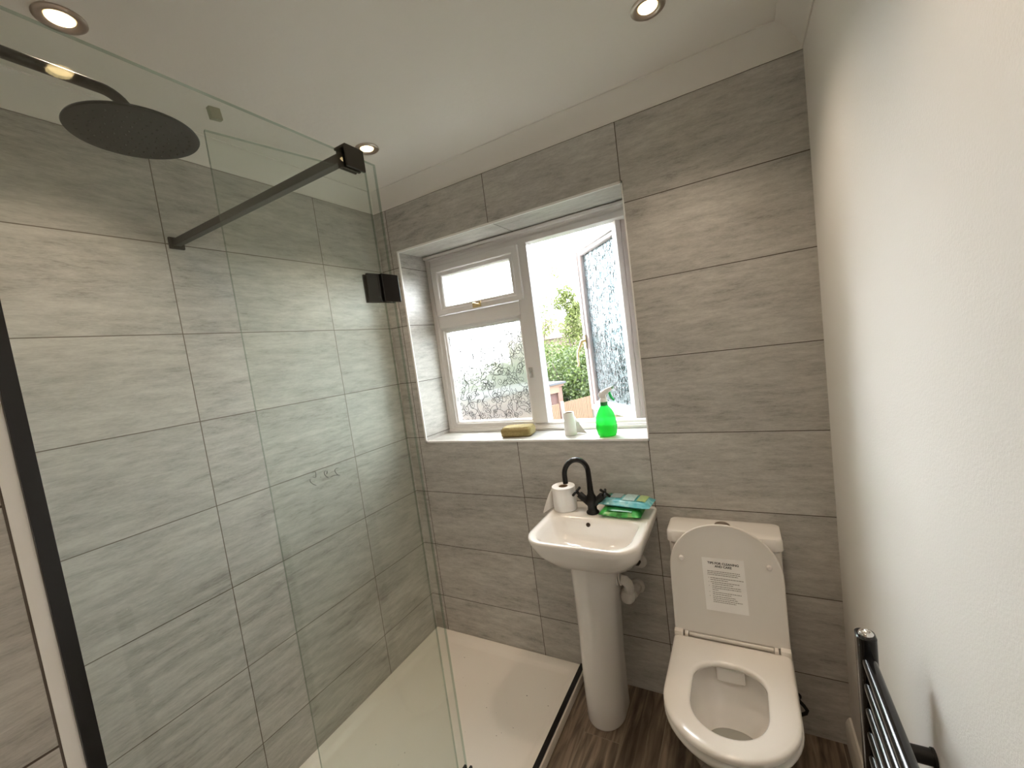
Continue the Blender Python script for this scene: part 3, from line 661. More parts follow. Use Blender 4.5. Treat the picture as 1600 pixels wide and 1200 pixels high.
# wipes packets
def pack(name, label, c, w, d, h, rz, mats, ptsh, seed):
    t = thing(name, label, 'wipes packet', c); rn = random.Random(seed)
    M = Matrix.Translation(c) @ Matrix.Rotation(rz, 4, 'Z'); bm = bmesh.new(); nx, ny = 14, 8
    def hgt(u, v): return h*(1-abs(2*u-1)**4)**0.5*(1-abs(2*v-1)**5)**0.5
    G = {}
    for s in (0, 1):
        for i in range(nx+1):
            for j in range(ny+1):
                u, v = i/nx, j/ny; k = hgt(u, v)
                x = (u-0.5)*w*(1+0.0*s); y = (v-0.5)*d
                z = (0.42*h+0.58*k*(1 if s else 0)) if s else (0.42*h-0.42*k)
                if s: z += 0.0015*math.sin(9*u+seed)*math.cos(7*v)*(k/h)+rn.uniform(-.0004, .0004)
                G[s, i, j] = bm.verts.new(M @ Vector((x, y, z)))
    for s in (0, 1):
        for i in range(nx):
            for j in range(ny):
                fc = bm.faces.new((G[s, i, j], G[s, i+1, j], G[s, i+1, j+1], G[s, i, j+1]))
    bmesh.ops.remove_doubles(bm, verts=bm.verts, dist=0.0003)
    obj('wrapper', bm, mats[0], t, smooth=50)
    for nm, (u0, u1, v0, v1), m in ptsh:
        bm = bmesh.new(); n = 5; P = [[M @ Vector(((u0+(u1-u0)*i/n-0.5)*w, (v0+(v1-v0)*j/n-0.5)*d, 0.42*h+0.58*hgt(u0+(u1-u0)*i/n, v0+(v1-v0)*j/n)+0.0022)) for j in range(n+1)] for i in range(n+1)]
        loft(bm, P, close=False); bm.normal_update(); bmesh.ops.solidify(bm, geom=bm.faces[:], thickness=0.0012); obj(nm, bm, m, t, smooth=50)
    return t
def blotch(name, cols, scale):
    m, nt, p, o = nodes(name); L = nt.links.new; g = N(nt, 'ShaderNodeNewGeometry'); n = N(nt, 'ShaderNodeTexNoise'); n.inputs['Scale'].default_value = scale; n.inputs['Detail'].default_value = 2
    L(g.outputs['Position'], n.inputs['Vector']); cr = N(nt, 'ShaderNodeValToRGB'); el = cr.color_ramp.elements
    el[0].position = 0.35; el[0].color = (*cols[0], 1); el[1].position = 0.66; el[1].color = (*cols[-1], 1)
    for i, c_ in enumerate(cols[1:-1]): k = el.new(0.35+0.31*(i+1)/(len(cols)-1)); k.color = (*c_, 1)
    L(n.outputs[0], cr.inputs[0]); L(cr.outputs[0], p.inputs['Base Color']); p.inputs['Roughness'].default_value = 0.25; return m
GRN = blotch('green_wrapper_print', [(0.02, 0.20, 0.03), (0.06, 0.42, 0.08), (0.10, 0.55, 0.14), (0.25, 0.55, 0.2)], 26)
BLU = blotch('turquoise_wrapper_print', [(0.10, 0.42, 0.48), (0.16, 0.50, 0.55), (0.30, 0.62, 0.62), (0.14, 0.46, 0.50)], 28)
pack('wipes_packet', 'green packet of wipes on the basin ledge, lower of the two', (1.172, -0.108, RZ+0.002), 0.165, 0.100, 0.030, -0.02, [GRN], [('printed_panel', (0.2, 0.8, 0.08, 0.3), mat('dark_green_print', (0.02, 0.22, 0.05), 0.3))], 3)
pack('wipes_packet', 'turquoise packet of wipes lying on top of the green packet', (1.187, -0.085, RZ+0.0335), 0.205, 0.100, 0.028, -0.10, [BLU],
     [('resealable_flap', (0.20, 0.42, 0.35, 0.85), mat('grey_flap', (0.30, 0.36, 0.36), 0.4)), ('printed_panel', (0.47, 0.70, 0.2, 0.9), mat('pale_print', (0.42, 0.60, 0.60), 0.35, noise=0.5, scale=160)),
      ('corner_print', (0.74, 0.90, 0.25, 0.9), mat('yellow_green_print', (0.36, 0.50, 0.20), 0.35, noise=0.3, scale=80)), ('dark_print', (0.05, 0.16, 0.4, 0.85), mat('deep_green_print', (0.04, 0.20, 0.08), 0.35))], 8)

# waste trap and pipe collar behind the pedestal
t = thing('basin_waste_trap', 'white plastic waste trap curving behind the basin pedestal', 'pipe', (1.16, -0.12, 0.46)); PLA = mat('white_pipe_plastic', (0.72, 0.69, 0.64), 0.4, noise=0.02)
bm = bmesh.new()
tube(bm, [(1.04, -0.14, 0.520), (1.09, -0.13, 0.527), (1.124, -0.122, 0.531)], 0.019, 16)
tube(bm, [(1.106, -0.127, 0.529), (1.124, -0.122, 0.531)], 0.0225, 16); tube(bm, [(1.131, -0.121, 0.531), (1.136, -0.12, 0.532)], 0.0235, 16)
obj('inlet_pipe', bm, PLA, t, smooth=40)
bm = bmesh.new()
tube(bm, [(1.136, -0.12, 0.532), (1.152, -0.117, 0.528), (1.163, -0.112, 0.514), (1.164, -0.106, 0.495), (1.159, -0.100, 0.475), (1.152, -0.094, 0.458)], 0.0195, 16)
obj('trap_bend', bm, PLA, t, smooth=60)
bm = bmesh.new(); lathe(bm, [(0.005, -0.030), (0.022, -0.026), (0.029, -0.012), (0.030, 0.008), (0.026, 0.020), (0.021, 0.026)], (1.152, -0.094, 0.452), 24, M=Matrix.Rotation(0.25, 3, 'Y')); obj('trap_bowl', bm, PLA, t, smooth=60)
bm = bmesh.new(); tube(bm, [(1.168, -0.085, 0.452), (1.170, -0.05, 0.447), (1.172, -0.001, 0.445)], 0.020, 16); lathe(bm, [(0.030, 0), (0.030, 0.012), (0.024, 0.016)], (1.172, -0.001, 0.445), 20, M=Matrix.Rotation(PI/2, 3, 'X')); obj('outlet_pipe', bm, PLA, t, smooth=40)
t = thing('pipe_collar', 'round white pipe collar on the tiles right of the basin underside', 'pipe collar', (1.190, -0.001, 0.556))
bm = bmesh.new(); lathe(bm, [(0.031, 0), (0.030, 0.006), (0.020, 0.010), (0.009, 0.010)], (1.190, -0.0008, 0.556), 28, M=Matrix.Rotation(PI/2, 3, 'X')); obj('collar', bm, PLA, t, smooth=40)
bm = bmesh.new(); tube(bm, [(1.190, -0.006, 0.556), (1.188, -0.030, 0.556), (1.178, -0.042, 0.562), (1.15, -0.046, 0.585), (1.12, -0.048, 0.612)], 0.0085, 12); obj('supply_pipe', bm, BRN, t, smooth=50)

# ------------------------------------------------------------------ toilet
tl = thing('toilet', 'white close coupled toilet with its lid and a care notice raised, seat down', 'toilet', (1.52, -0.30, FZ)); TC = 1.520
def ov(w, yf, yb, z, rfx=None, rfy=None, rb=0.03, cx=TC):
    rfx = rfx or w*0.499; rfy = rfy or w*0.56
    return rr(cx-w/2, cx+w/2, yf, yb, [(rfx, rfy), (rfx, rfy), rb, rb], z, 12, 5)
bm = bmesh.new()
L_ = [ov(0.205, -0.475, -0.012, FZ+0.0005, rfy=0.13), ov(0.210, -0.480, -0.012, 0.0, rfy=0.13), ov(0.212, -0.490, -0.012, 0.08, rfy=0.13), ov(0.232, -0.520, -0.012, 0.17, rfy=0.15),
      ov(0.275, -0.560, -0.012, 0.25, rfy=0.17), ov(0.318, -0.597, -0.012, 0.32, rfy=0.185), ov(0.352, -0.630, -0.012, 0.362, rfy=0.19), ov(0.360, -0.641, -0.012, 0.380, rfy=0.19), ov(0.358, -0.640, -0.014, 0.390, rfy=0.19), ov(0.350, -0.632, -0.022, 0.3955, rfy=0.185)]
def ib(w, y0, y1, z, r=0.45): return rr(TC-w/2, TC+w/2, y0, y1, [(w*0.47, (y1-y0)*0.46)]*2+[(w*0.46, (y1-y0)*0.38)]*2, z, 12, 5)
L_ += [ib(0.262, -0.580, -0.275, 0.3985), ib(0.256, -0.576, -0.279, 0.394), ib(0.252, -0.572, -0.280, 0.375), ib(0.240, -0.560, -0.288, 0.335), ib(0.205, -0.530, -0.315, 0.275), ib(0.150, -0.490, -0.345, 0.225), ib(0.110, -0.465, -0.365, 0.19), ib(0.085, -0.450, -0.375, 0.15)]
loft(bm, L_, cap0=True, cap1=True); obj('pan', bm, CER, tl, smooth=70)
bm = bmesh.new(); loft(bm, [ib(0.146, -0.488, -0.347, 0.222), ib(0.10, -0.46, -0.37, 0.2225)], cap1=True)
def water():
    m, nt, p, o = nodes('bowl_water'); p.inputs['Base Color'].default_value = (0.75, 0.76, 0.72, 1); p.inputs['Roughness'].default_value = 0.03; p.inputs['Transmission Weight'].default_value = 0.7; p.inputs['IOR'].default_value = 1.33; return m
obj('water', bm, water(), tl)
bm = bmesh.new(); box(bm, TC-0.042, TC+0.042, -0.306, -0.284, 0.345, 0.392)
obj('rinse_spreader', bm, CER, tl, bevel=0.006)
# seat ring
bm = bmesh.new()
def so(i, z): return ov(0.352-2*i, -0.643+i, -0.222-i*0.5, z, rfx=0.175-i, rfy=0.178-i, rb=0.012)
def si(i, z): return rr(TC-0.1005-i, TC+0.1005+i, -0.578-i, -0.316+i, [(0.098+i, 0.105)]*2+[(0.092+i, 0.075)]*2, z, 12, 5)
loft(bm, [so(0.010, 0.4005), so(0.0, 0.4055), so(0.0, 0.414), so(0.003, 0.419), so(0.010, 0.4215), so(0.03, 0.4222), si(0.010, 0.4195), si(0.003, 0.417), si(0.0, 0.412), si(0.0, 0.4035), si(0.004, 0.4005), so(0.010, 0.4005)])
st = obj('seat', bm, SEATM, tl, smooth=60)
# lid: leans back from its hinge against the cistern
H0 = Vector((TC, -0.205, 0.425)); ld_ = Vector((0, 0.046, 0.387)); LL = ld_.length; du_ = ld_.normalized(); dn_ = Vector((0, -du_.z, du_.y))   # dn_: towards the room
def lidp(a, b, c): return H0+Vector((a, 0, 0))+du_*b+dn_*c
def lidloop(i, c):
    base_ = rr(-0.1755+i, 0.1755-i, 0.0+i, LL-i, [0.012, 0.012, (0.1745-i, 0.165-i), (0.1745-i, 0.165-i)], 0, 14, 5)
    return [lidp(p.x, p.y, c) for p in base_]
bm = bmesh.new()
loft(bm, [lidloop(0.012, -0.0165), lidloop(0.003, -0.0145), lidloop(0, -0.010), lidloop(0, -0.002), lidloop(0.002, 0.0), lidloop(0.007, 0.0), lidloop(0.014, -0.0022), lidloop(0.05, -0.0026)], cap0=True, cap1=True)
lid = obj('lid', bm, LIDM, tl, smooth=45)
for a in (-0.134, 0.136):
    bm = bmesh.new(); tube(bm, [lidp(a, 0.262, -0.003), lidp(a, 0.262, 0.005), lidp(a, 0.262, 0.008)], [0.008, 0.008, 0.0055], 16); obj('buffer', bm, mat('buffer_plastic', (0.85, 0.83, 0.80), 0.3), lid, smooth=50)
bm = bmesh.new(); sc_ = [(-0.067, 0.272), (0.063, 0.274), (0.066, 0.092), (-0.064, 0.090)]
quad(bm, [lidp(a, b, -0.0016) for a, b in sc_]); bm.normal_update(); bmesh.ops.solidify(bm, geom=bm.faces[:], thickness=0.0005)
note = obj('instruction_sticker', bm, mat('paper_notice', (0.95, 0.93, 0.90), 0.4), lid); note['label'] = 'white printed care notice'
INK = mat('black_ink', (0.02, 0.018, 0.016), 0.8); INKG = mat('grey_ink', (0.30, 0.27, 0.24), 0.8)
def text_mesh(name, s, size, a, b, parent, mtl, off=-0.0007):
    cu = bpy.data.curves.new(name, 'FONT'); cu.body = s; cu.size = size; cu.align_x = 'CENTER'; cu.offset = size*0.025; cu.extrude = 0.00005
    to = bpy.data.objects.new(name, cu); C.objects.link(to); dg = bpy.context.evaluated_depsgraph_get(); dg.update()
    me = bpy.data.meshes.new_from_object(to.evaluated_get(dg)); bpy.data.objects.remove(to)
    bm = bmesh.new(); bm.from_mesh(me)
    for v in bm.verts: v.co = lidp(a+v.co.x, b+v.co.y, off+v.co.z)
    return obj(name, bm, mtl, parent, recalc=False)
text_mesh('notice_heading', 'TIPS FOR CLEANING\nAND CARE', 0.0105, -0.001, 0.252, lid, INK)
bm = bmesh.new(); rn = random.Random(2)
rows = [(0.226, -0.052, 0.048), (0.220, -0.052, 0.050), (0.214, -0.052, 0.042), (0.203, -0.044, 0.058), (0.1965, -0.044, 0.010), (0.189, -0.044, 0.044), (0.1825, -0.040, 0.026), (0.175, -0.040, 0.048), (0.1685, -0.040, 0.048), (0.162, -0.040, -0.022),
        (0.154, -0.040, 0.048), (0.1475, -0.040, 0.018), (0.140, -0.040, 0.030), (0.1335, -0.040, 0.036), (0.127, -0.040, 0.050), (0.121, -0.040, 0.030)]
for b, a0, a1 in rows:
    a = a0
    while a < a1:
        w = rn.uniform(0.003, 0.009); e_ = min(a+w, a1)
        quad(bm, [lidp(a, b, -0.0007), lidp(e_, b, -0.0007), lidp(e_, b+0.0021, -0.0007), lidp(a, b+0.0021, -0.0007)]); a = e_+0.0012
for b in (0.203, 0.189, 0.175, 0.154, 0.140):
    quad(bm, [lidp(-0.050, b, -0.0007), lidp(-0.0485, b, -0.0007), lidp(-0.0485, b+0.0021, -0.0007), lidp(-0.050, b+0.0021, -0.0007)])
o = obj('notice_text', bm, INKG, lid, recalc=False); o['kind'] = 'stuff'
bm = bmesh.new()
tube(bm, [lidp(-0.128, -0.008, -0.006), lidp(0.128, -0.008, -0.006)], 0.0085, 14); obj('hinge_bar', bm, SEATM, tl, smooth=50)
for s in (-1, 1):
    bm = bmesh.new(); box(bm, min(TC+s*0.146, TC+s*0.177), max(TC+s*0.146, TC+s*0.177), -0.224, -0.192, 0.400, 0.432); obj('hinge_cover', bm, SEATM, tl, bevel=0.006, smooth=40)
    bm = bmesh.new(); box(bm, min(TC+s*0.130, TC+s*0.142), max(TC+s*0.130, TC+s*0.142), -0.222, -0.198, 0.400, 0.428); obj('hinge_post', bm, CER, tl, bevel=0.003)
# cistern
bm = bmesh.new(); X0_, X1_ = 1.334, 1.702
loft(bm, [rr(X0_+0.012, X1_-0.012, -0.118, -0.003, 0.02, 0.398), rr(X0_+0.008, X1_-0.008, -0.124, -0.003, 0.022, 0.45), rr(X0_+0.004, X1_-0.004, -0.130, -0.003, 0.022, 0.716)], cap0=True, cap1=True)
obj('cistern', bm, CER, tl, smooth=40)
bm = bmesh.new()
loft(bm, [rr(X0_+0.006, X1_-0.006, -0.128, -0.002, 0.022, 0.7165), rr(X0_+0.006, X1_-0.006, -0.128, -0.002, 0.022, 0.7205), rr(X0_-0.001, X1_+0.001, -0.1365, -0.002, 0.024, 0.7225), rr(X0_-0.0015, X1_+0.0015, -0.137, -0.002, 0.024, 0.726), rr(X0_, X1_, -0.135, -0.002, 0.024, 0.755), rr(X0_+0.003, X1_-0.003, -0.132, -0.004, 0.024, 0.762), rr(X0_+0.010, X1_-0.010, -0.125, -0.010, 0.02, 0.765)], cap0=True, cap1=True)
cl = obj('cistern_lid', bm, CER, tl, smooth=40)
bm = bmesh.new(); lathe(bm, [(0.026, 0), (0.026, 0.004), (0.023, 0.007), (0.012, 0.008), (0.001, 0.008)], (1.520, -0.062, 0.765), 30); obj('flush_button', bm, BRUSH, cl, smooth=40)
t = thing('water_hose', 'dark flexible water hose curving from the wall right of the toilet', 'hose', (1.730, -0.001, 0.100))
bm = bmesh.new(); tube(bm, [(1.712, -0.001, 0.105), (1.715, -0.03, 0.112), (1.728, -0.055, 0.116), (1.736, -0.060, 0.106), (1.732, -0.058, 0.092), (1.712, -0.055, 0.075), (1.680, -0.05, 0.07)], 0.006, 12); obj('hose', bm, BLK, t, smooth=50)
bm = bmesh.new(); lathe(bm, [(0.014, 0), (0.014, 0.003), (0.010, 0.006)], (1.712, -0.0008, 0.105), 16, M=Matrix.Rotation(PI/2, 3, 'X')); obj('collar', bm, BLK, t)

# ------------------------------------------------------------------ towel radiator
t = thing('towel_radiator', 'black ladder towel radiator standing off the white right wall', 'radiator', (1.80, -0.95, 0.15))
RT = 0.880; RB = 0.10; ya, yb = -0.735, -1.235
for yy in (ya, yb):
    bm = bmesh.new(); y_0 = yy-0.018; y_1 = yy+0.018
    loft(bm, [rr(1.779, 1.810, y_0, y_1, 0.010, z, 5, 2) for z in (RB, RT-0.002)]+[rr(1.781, 1.808, y_0+0.002, y_1-0.002, 0.009, RT, 5, 2)], cap0=True, cap1=True)
    up = obj('upright', bm, BLK2, t, smooth=40)
    bm = bmesh.new(); lathe(bm, [(0.012, 0), (0.012, 0.002), (0.0095, 0.005), (0.007, 0.005), (0.006, 0.002), (0.001, 0.002)], (1.795, yy, RT), 24); o = obj('air_vent_cap', bm, CHR, up, smooth=40); o['label'] = 'chrome cap'
k = 0; z = RT-0.046
while z > RB+0.04:
    if k not in (5, 10):
        bm = bmesh.new(); tube(bm, [(1.795, ya-0.010, z), (1.795, yb+0.010, z)], 0.0115, 16); obj('bar', bm, BLK2, t, smooth=50)
    z -= 0.0495; k += 1
for yy in (-0.800, -1.17):
    for zz in (0.715, 0.25):
        bm = bmesh.new(); tube(bm, [(1.806, yy, zz), (W-0.004, yy, zz)], 0.013, 16); tube(bm, [(W-0.005, yy, zz), (W-0.0006, yy, zz)], 0.0150, 16); obj('wall_bracket', bm, BLK, t, smooth=40)

# ------------------------------------------------------------------ things on the sill
bm = bmesh.new(); loft(bm, [rr(0.562, 0.708, 0.060, 0.150, 0.016, WZ0+0.0008, 5, 6), rr(0.555, 0.714, 0.054, 0.156, 0.02, WZ0+0.008, 5, 6), rr(0.555, 0.714, 0.054, 0.156, 0.02, WZ0+0.036, 5, 6), rr(0.564, 0.706, 0.063, 0.147, 0.016, WZ0+0.046, 5, 6)], cap0=True, cap1=True)
rn = random.Random(3)
bmesh.ops.triangulate(bm, faces=[fc for fc in bm.faces if len(fc.verts) > 4]); bmesh.ops.subdivide_edges(bm, edges=[e_ for e_ in bm.edges if e_.calc_length() > 0.012], cuts=2, use_grid_fill=True)
for v in bm.verts:
    if v.co.z > WZ0+0.004: v.co += Vector((rn.uniform(-1, 1), rn.uniform(-1, 1), rn.uniform(-1, 1)))*0.0011
bmesh.ops.rotate(bm, verts=bm.verts, cent=(0.635, 0.105, WZ0), matrix=Matrix.Rotation(math.radians(9), 3, 'Z'))
tag(obj('sponge', bm, SPONGE, None, smooth=60), 'tan block sponge on the window sill below the patterned pane', 'sponge')

sb = thing('spray_bottle', 'bright green translucent spray bottle with white trigger head on the window sill', 'spray bottle', (1.096, 0.062, WZ0)); BX, BY = 1.096, 0.062
def plast(name, col, alpha):
    m, nt, p, o = nodes(name); nt.nodes.remove(p); L = nt.links.new
    t_ = N(nt, 'ShaderNodeBsdfTransparent'); t_.inputs[0].default_value = (*col, 1)
    df = N(nt, 'ShaderNodeBsdfTranslucent'); df.inputs[0].default_value = (*col, 1); d2 = N(nt, 'ShaderNodeBsdfDiffuse'); d2.inputs[0].default_value = (*col, 1)
    gl = N(nt, 'ShaderNodeBsdfGlossy'); gl.inputs['Roughness'].default_value = 0.06
    a = N(nt, 'ShaderNodeMixShader'); a.inputs[0].default_value = 0.5; L(df.outputs[0], a.inputs[1]); L(d2.outputs[0], a.inputs[2])
    b = N(nt, 'ShaderNodeMixShader'); b.inputs[0].default_value = alpha; L(t_.outputs[0], b.inputs[1]); L(a.outputs[0], b.inputs[2])
    c_ = N(nt, 'ShaderNodeMixShader'); L(schlick(nt), c_.inputs[0]); L(b.outputs[0], c_.inputs[1]); L(gl.outputs[0], c_.inputs[2]); L(c_.outputs[0], o.inputs[0]); return m
GP = plast('green_plastic', (0.13, 0.78, 0.25), 0.42)
bm = bmesh.new()
lathe(bm, [(0.001, 0.001), (0.034, 0.001), (0.039, 0.004), (0.042, 0.012), (0.0455, 0.030), (0.0465, 0.048), (0.0445, 0.052), (0.0455, 0.056), (0.0435, 0.080), (0.038, 0.100), (0.029, 0.118), (0.019, 0.131), (0.0155, 0.136), (0.0145, 0.150)], (BX, BY, WZ0), 36, cap0=False, cap1=False, sy=0.78)
bt = obj('bottle', bm, GP, sb, smooth=55)
bm = bmesh.new(); lathe(bm, [(0.001, 0.003), (0.038, 0.003), (0.0415, 0.012), (0.0445, 0.030), (0.044, 0.052), (0.001, 0.052)], (BX, BY, WZ0), 32, cap0=False, cap1=False, sy=0.76); obj('liquid', bm, plast('green_liquid', (0.18, 0.85, 0.30), 0.30), bt, smooth=55)
bm = bmesh.new(); tube(bm, [(BX, BY, WZ0+0.14), (BX-0.004, BY, WZ0+0.08), (BX-0.012, BY, WZ0+0.008)], 0.002, 8); obj('dip_tube', bm, mat('clear_white_tube', (0.6, 0.9, 0.65), 0.4), bt)
bm = bmesh.new(); lathe(bm, [(0.0165, 0.134), (0.0165, 0.150)], (BX, BY, WZ0), 28); obj('neck_ring', bm, mat('dark_green_plastic', (0.01, 0.20, 0.04), 0.4), sb, smooth=40)
WHP = mat('white_plastic', (0.85, 0.84, 0.83), 0.35, noise=0.01)
bm = bmesh.new(); lathe(bm, [(0.0165, 0.1505), (0.0165, 0.163), (0.0145, 0.166)], (BX, BY, WZ0), 28)
hd = [(BX, BY, 0)]
def hl(cx, cz, wx, wy, rot_):
    M = Matrix.Translation((cx, BY, cz)) @ Matrix.Rotation(rot_, 4, 'Y')
    return [M @ Vector((p.x, p.y, 0)) for p in rr(-wx, wx, -wy, wy, min(wx, wy)*0.5, 0, 4, 1)]
loft(bm, [hl(BX, WZ0+0.165, 0.013, 0.011, 0), hl(BX+0.001, WZ0+0.176, 0.013, 0.010, 0.5), hl(BX+0.006, WZ0+0.188, 0.012, 0.010, 0.9), hl(BX+0.020, WZ0+0.197, 0.011, 0.009, 1.05), hl(BX+0.036, WZ0+0.205, 0.008, 0.008, 1.1), hl(BX+0.041, WZ0+0.207, 0.006, 0.006, 1.1)], cap0=True, cap1=True)
loft(bm, [hl(BX-0.004, WZ0+0.172, 0.011, 0.010, -0.3), hl(BX-0.014, WZ0+0.180, 0.007, 0.009, 0.2), hl(BX-0.004, WZ0+0.192, 0.008, 0.009, 0.8)], cap0=True, cap1=True)
obj('spray_head', bm, WHP, sb, smooth=50)
bm = bmesh.new(); tube(bm, [(BX+0.028, BY, WZ0+0.196), (BX+0.030, BY, WZ0+0.180), (BX+0.036, BY, WZ0+0.166), (BX+0.046, BY, WZ0+0.153)], [0.0055, 0.006, 0.006, 0.004], 10); obj('trigger', bm, mat('green_trigger', (0.03, 0.55, 0.16), 0.35), sb, smooth=50)
bm = bmesh.new(); tube(bm, [(BX+0.040, BY, WZ0+0.207), (BX+0.049, BY, WZ0+0.2115)], 0.0065, 12); obj('nozzle', bm, mat('grey_green_plastic', (0.25, 0.40, 0.30), 0.4), sb)

# ------------------------------------------------------------------ outside
GZ = -3.0
bm = bmesh.new(); box(bm, -60, 40, 0.6, 90, GZ-0.3, GZ); struct('ground', bm, mat('garden_ground', (0.016, 0.024, 0.008), 0.95, noise=0.5, scale=2))
bpy.data.objects['ground']['kind'] = 'structure'
fd = Vector((0.397, 0.918, 0)); F0 = Vector((-6.15, 15.07, 0))
def fence(name, label, t0, t1, top, group):
    t = thing(name, label, 'fence', (F0.x+fd.x*(t0+t1)/2, F0.y+fd.y*(t0+t1)/2, GZ), group)
    a = math.atan2(fd.y, fd.x); M = Matrix.Translation(F0) @ Matrix.Rotation(a, 4, 'Z'); bm = bmesh.new(); s = t0+0.06; rn = random.Random(int(t0*10)+50)
    while s < t1-0.14:
        box(bm, s, min(s+0.10, t1-0.06), -0.012+rn.uniform(-.004, .004), 0.012, GZ+0.04, top-rn.uniform(0, 0.01), M=M); s += 0.113
    obj('boards', bm, FENCEM, t)
    bm = bmesh.new(); box(bm, t0-0.05, t0+0.05, -0.07, 0.05, GZ, top+0.06, M=M); obj('post', bm, mat('pale_post', (0.106, 0.095, 0.085), 0.8), t)
    for zz in (GZ+0.4, top-0.35):
        bm = bmesh.new(); box(bm, t0+0.06, t1-0.06, 0.014, 0.05, zz, zz+0.08, M=M); obj('rail', bm, FENCEM, t)
FENCEM = mat('orange_brown_timber', (0.072, 0.041, 0.020), 0.8, noise=0.25, scale=6)
FG = 'timber fence bays outside the window'
for i, (a, b, lb) in enumerate([(-6.1, -3.2, 'furthest left'), (-3.08, -0.3, 'second from the left'), (-0.18, 0.86, 'just left of the pale post'), (0.98, 3.0, 'just right of the pale post'), (3.1, 5.5, 'furthest away, towards the open casement')]):
    fence('fence_panel', 'orange brown vertical board fence bay seen outside, %s' % lb, a, b, -1.2, FG)

# brick outbuilding behind the fence
t = thing('brick_outbuilding', 'small red brick outbuilding with grey flat roof behind the fence', 'outbuilding', (-8.2, 15.5, GZ)); a = math.atan2(fd.y, fd.x)
MS = Matrix.Translation((-6.52, 18.0, 0)) @ Matrix.Rotation(a, 4, 'Z')
BR = brick_mat('red_brick', (0.055, 0.023, 0.018), (0.045, 0.018, 0.015), (0.064, 0.048, 0.040), 5.0); BR2 = brick_mat('orange_brick', (0.090, 0.045, 0.030), (0.077, 0.037, 0.027), (0.080, 0.064, 0.053), 5.0)
bm = bmesh.new(); box(bm, -5.0, -0.30, 0.10, 2.6, GZ, -0.66, M=MS); obj('brick_wall', bm, BR, t)
bm = bmesh.new(); box(bm, -0.30, 0.0, 0.0, 2.6, GZ, -0.60, M=MS); obj('corner_pier', bm, BR2, t)
bm = bmesh.new(); box(bm, -5.1, 0.05, -0.12, 2.8, -0.62, -0.50, M=MS); box(bm, -5.1, -0.28, -0.10, 0.12, -0.92, -0.62, M=MS); obj('fascia', bm, mat('orange_timber', (0.095, 0.055, 0.033), 0.7), t)
bm = bmesh.new(); box(bm, -5.2, 0.12, -0.22, 2.9, -0.50, -0.40, M=MS); obj('roof', bm, mat('grey_felt_roof', (0.027, 0.029, 0.034), 0.8), t)

def house(name, label, c, w, d, eave, ridge, rot_, wallm, roofm, chim=None, wins=()):
    t = thing(name, label, 'house', (c[0], c[1], GZ)); M = Matrix.Translation((c[0], c[1], 0)) @ Matrix.Rotation(rot_, 4, 'Z')
    bm = bmesh.new(); box(bm, -w/2, w/2, -d/2, d/2, GZ, eave, M=M); obj('wall', bm, wallm, t)
    bm = bmesh.new(); o_ = 0.35
    P = [Vector(p) for p in [(-w/2-o_, -d/2-o_, eave), (w/2+o_, -d/2-o_, eave), (w/2+o_, d/2+o_, eave), (-w/2-o_, d/2+o_, eave), (-w/2+d*0.35, 0, ridge), (w/2-d*0.35, 0, ridge)]]
    v = [bm.verts.new(M @ p) for p in P]
    for q in ((0, 1, 5, 4), (2, 3, 4, 5), (1, 2, 5), (3, 0, 4), (3, 2, 1, 0)): bm.faces.new([v[i] for i in q])
    rf = obj('roof', bm, roofm, t)
    if chim is not None:
        bm = bmesh.new(); box(bm, chim-0.35, chim+0.35, -0.35, 0.35, eave+0.5, ridge+1.0, M=M); obj('chimney', bm, wallm, rf)
    for (x, z) in wins:
        bm = bmesh.new(); box(bm, x-0.65, x+0.65, -d/2-0.04, -d/2+0.02, z-0.55, z+0.55, M=M); wn = obj('window', bm, mat('painted_house_window', (0.106, 0.101, 0.095), 0.6), t)
        bm = bmesh.new(); box(bm, x-0.55, x-0.04, -d/2-0.05, -d/2-0.03, z-0.45, z+0.45, M=M); box(bm, x+0.04, x+0.55, -d/2-0.05, -d/2-0.03, z-0.45, z+0.45, M=M); obj('pane', bm, mat('dark_house_glass', (0.042, 0.053, 0.064), 0.1), wn)
ROOFR = mat('red_brown_roof_tiles', (0.055, 0.033, 0.027), 0.85, noise=0.2, scale=3); ROOFO = mat('orange_red_roof_tiles', (0.053, 0.019, 0.018), 0.85, noise=0.2, scale=3)
BRP = brick_mat('pale_house_brick', (0.069, 0.045, 0.036), (0.061, 0.040, 0.032), (0.074, 0.064, 0.053), 3.0)
house('house', 'distant brick house with a reddish roof behind the bare saplings', (-17.8, 46.0), 10.5, 7, 2.2, 4.6, 0.12, BRP, ROOFR, -3.4, ((-2.5, 0.6), (2.5, 0.6)))
house('house', 'red brick house glimpsed right of the open casement', (-1.3, 28.5), 4.6, 8, 1.0, 3.2, 0.05, brick_mat('dark_red_house_brick', (0.045, 0.012, 0.014), (0.037, 0.011, 0.012), (0.053, 0.037, 0.034), 3.0), ROOFO, None, ())

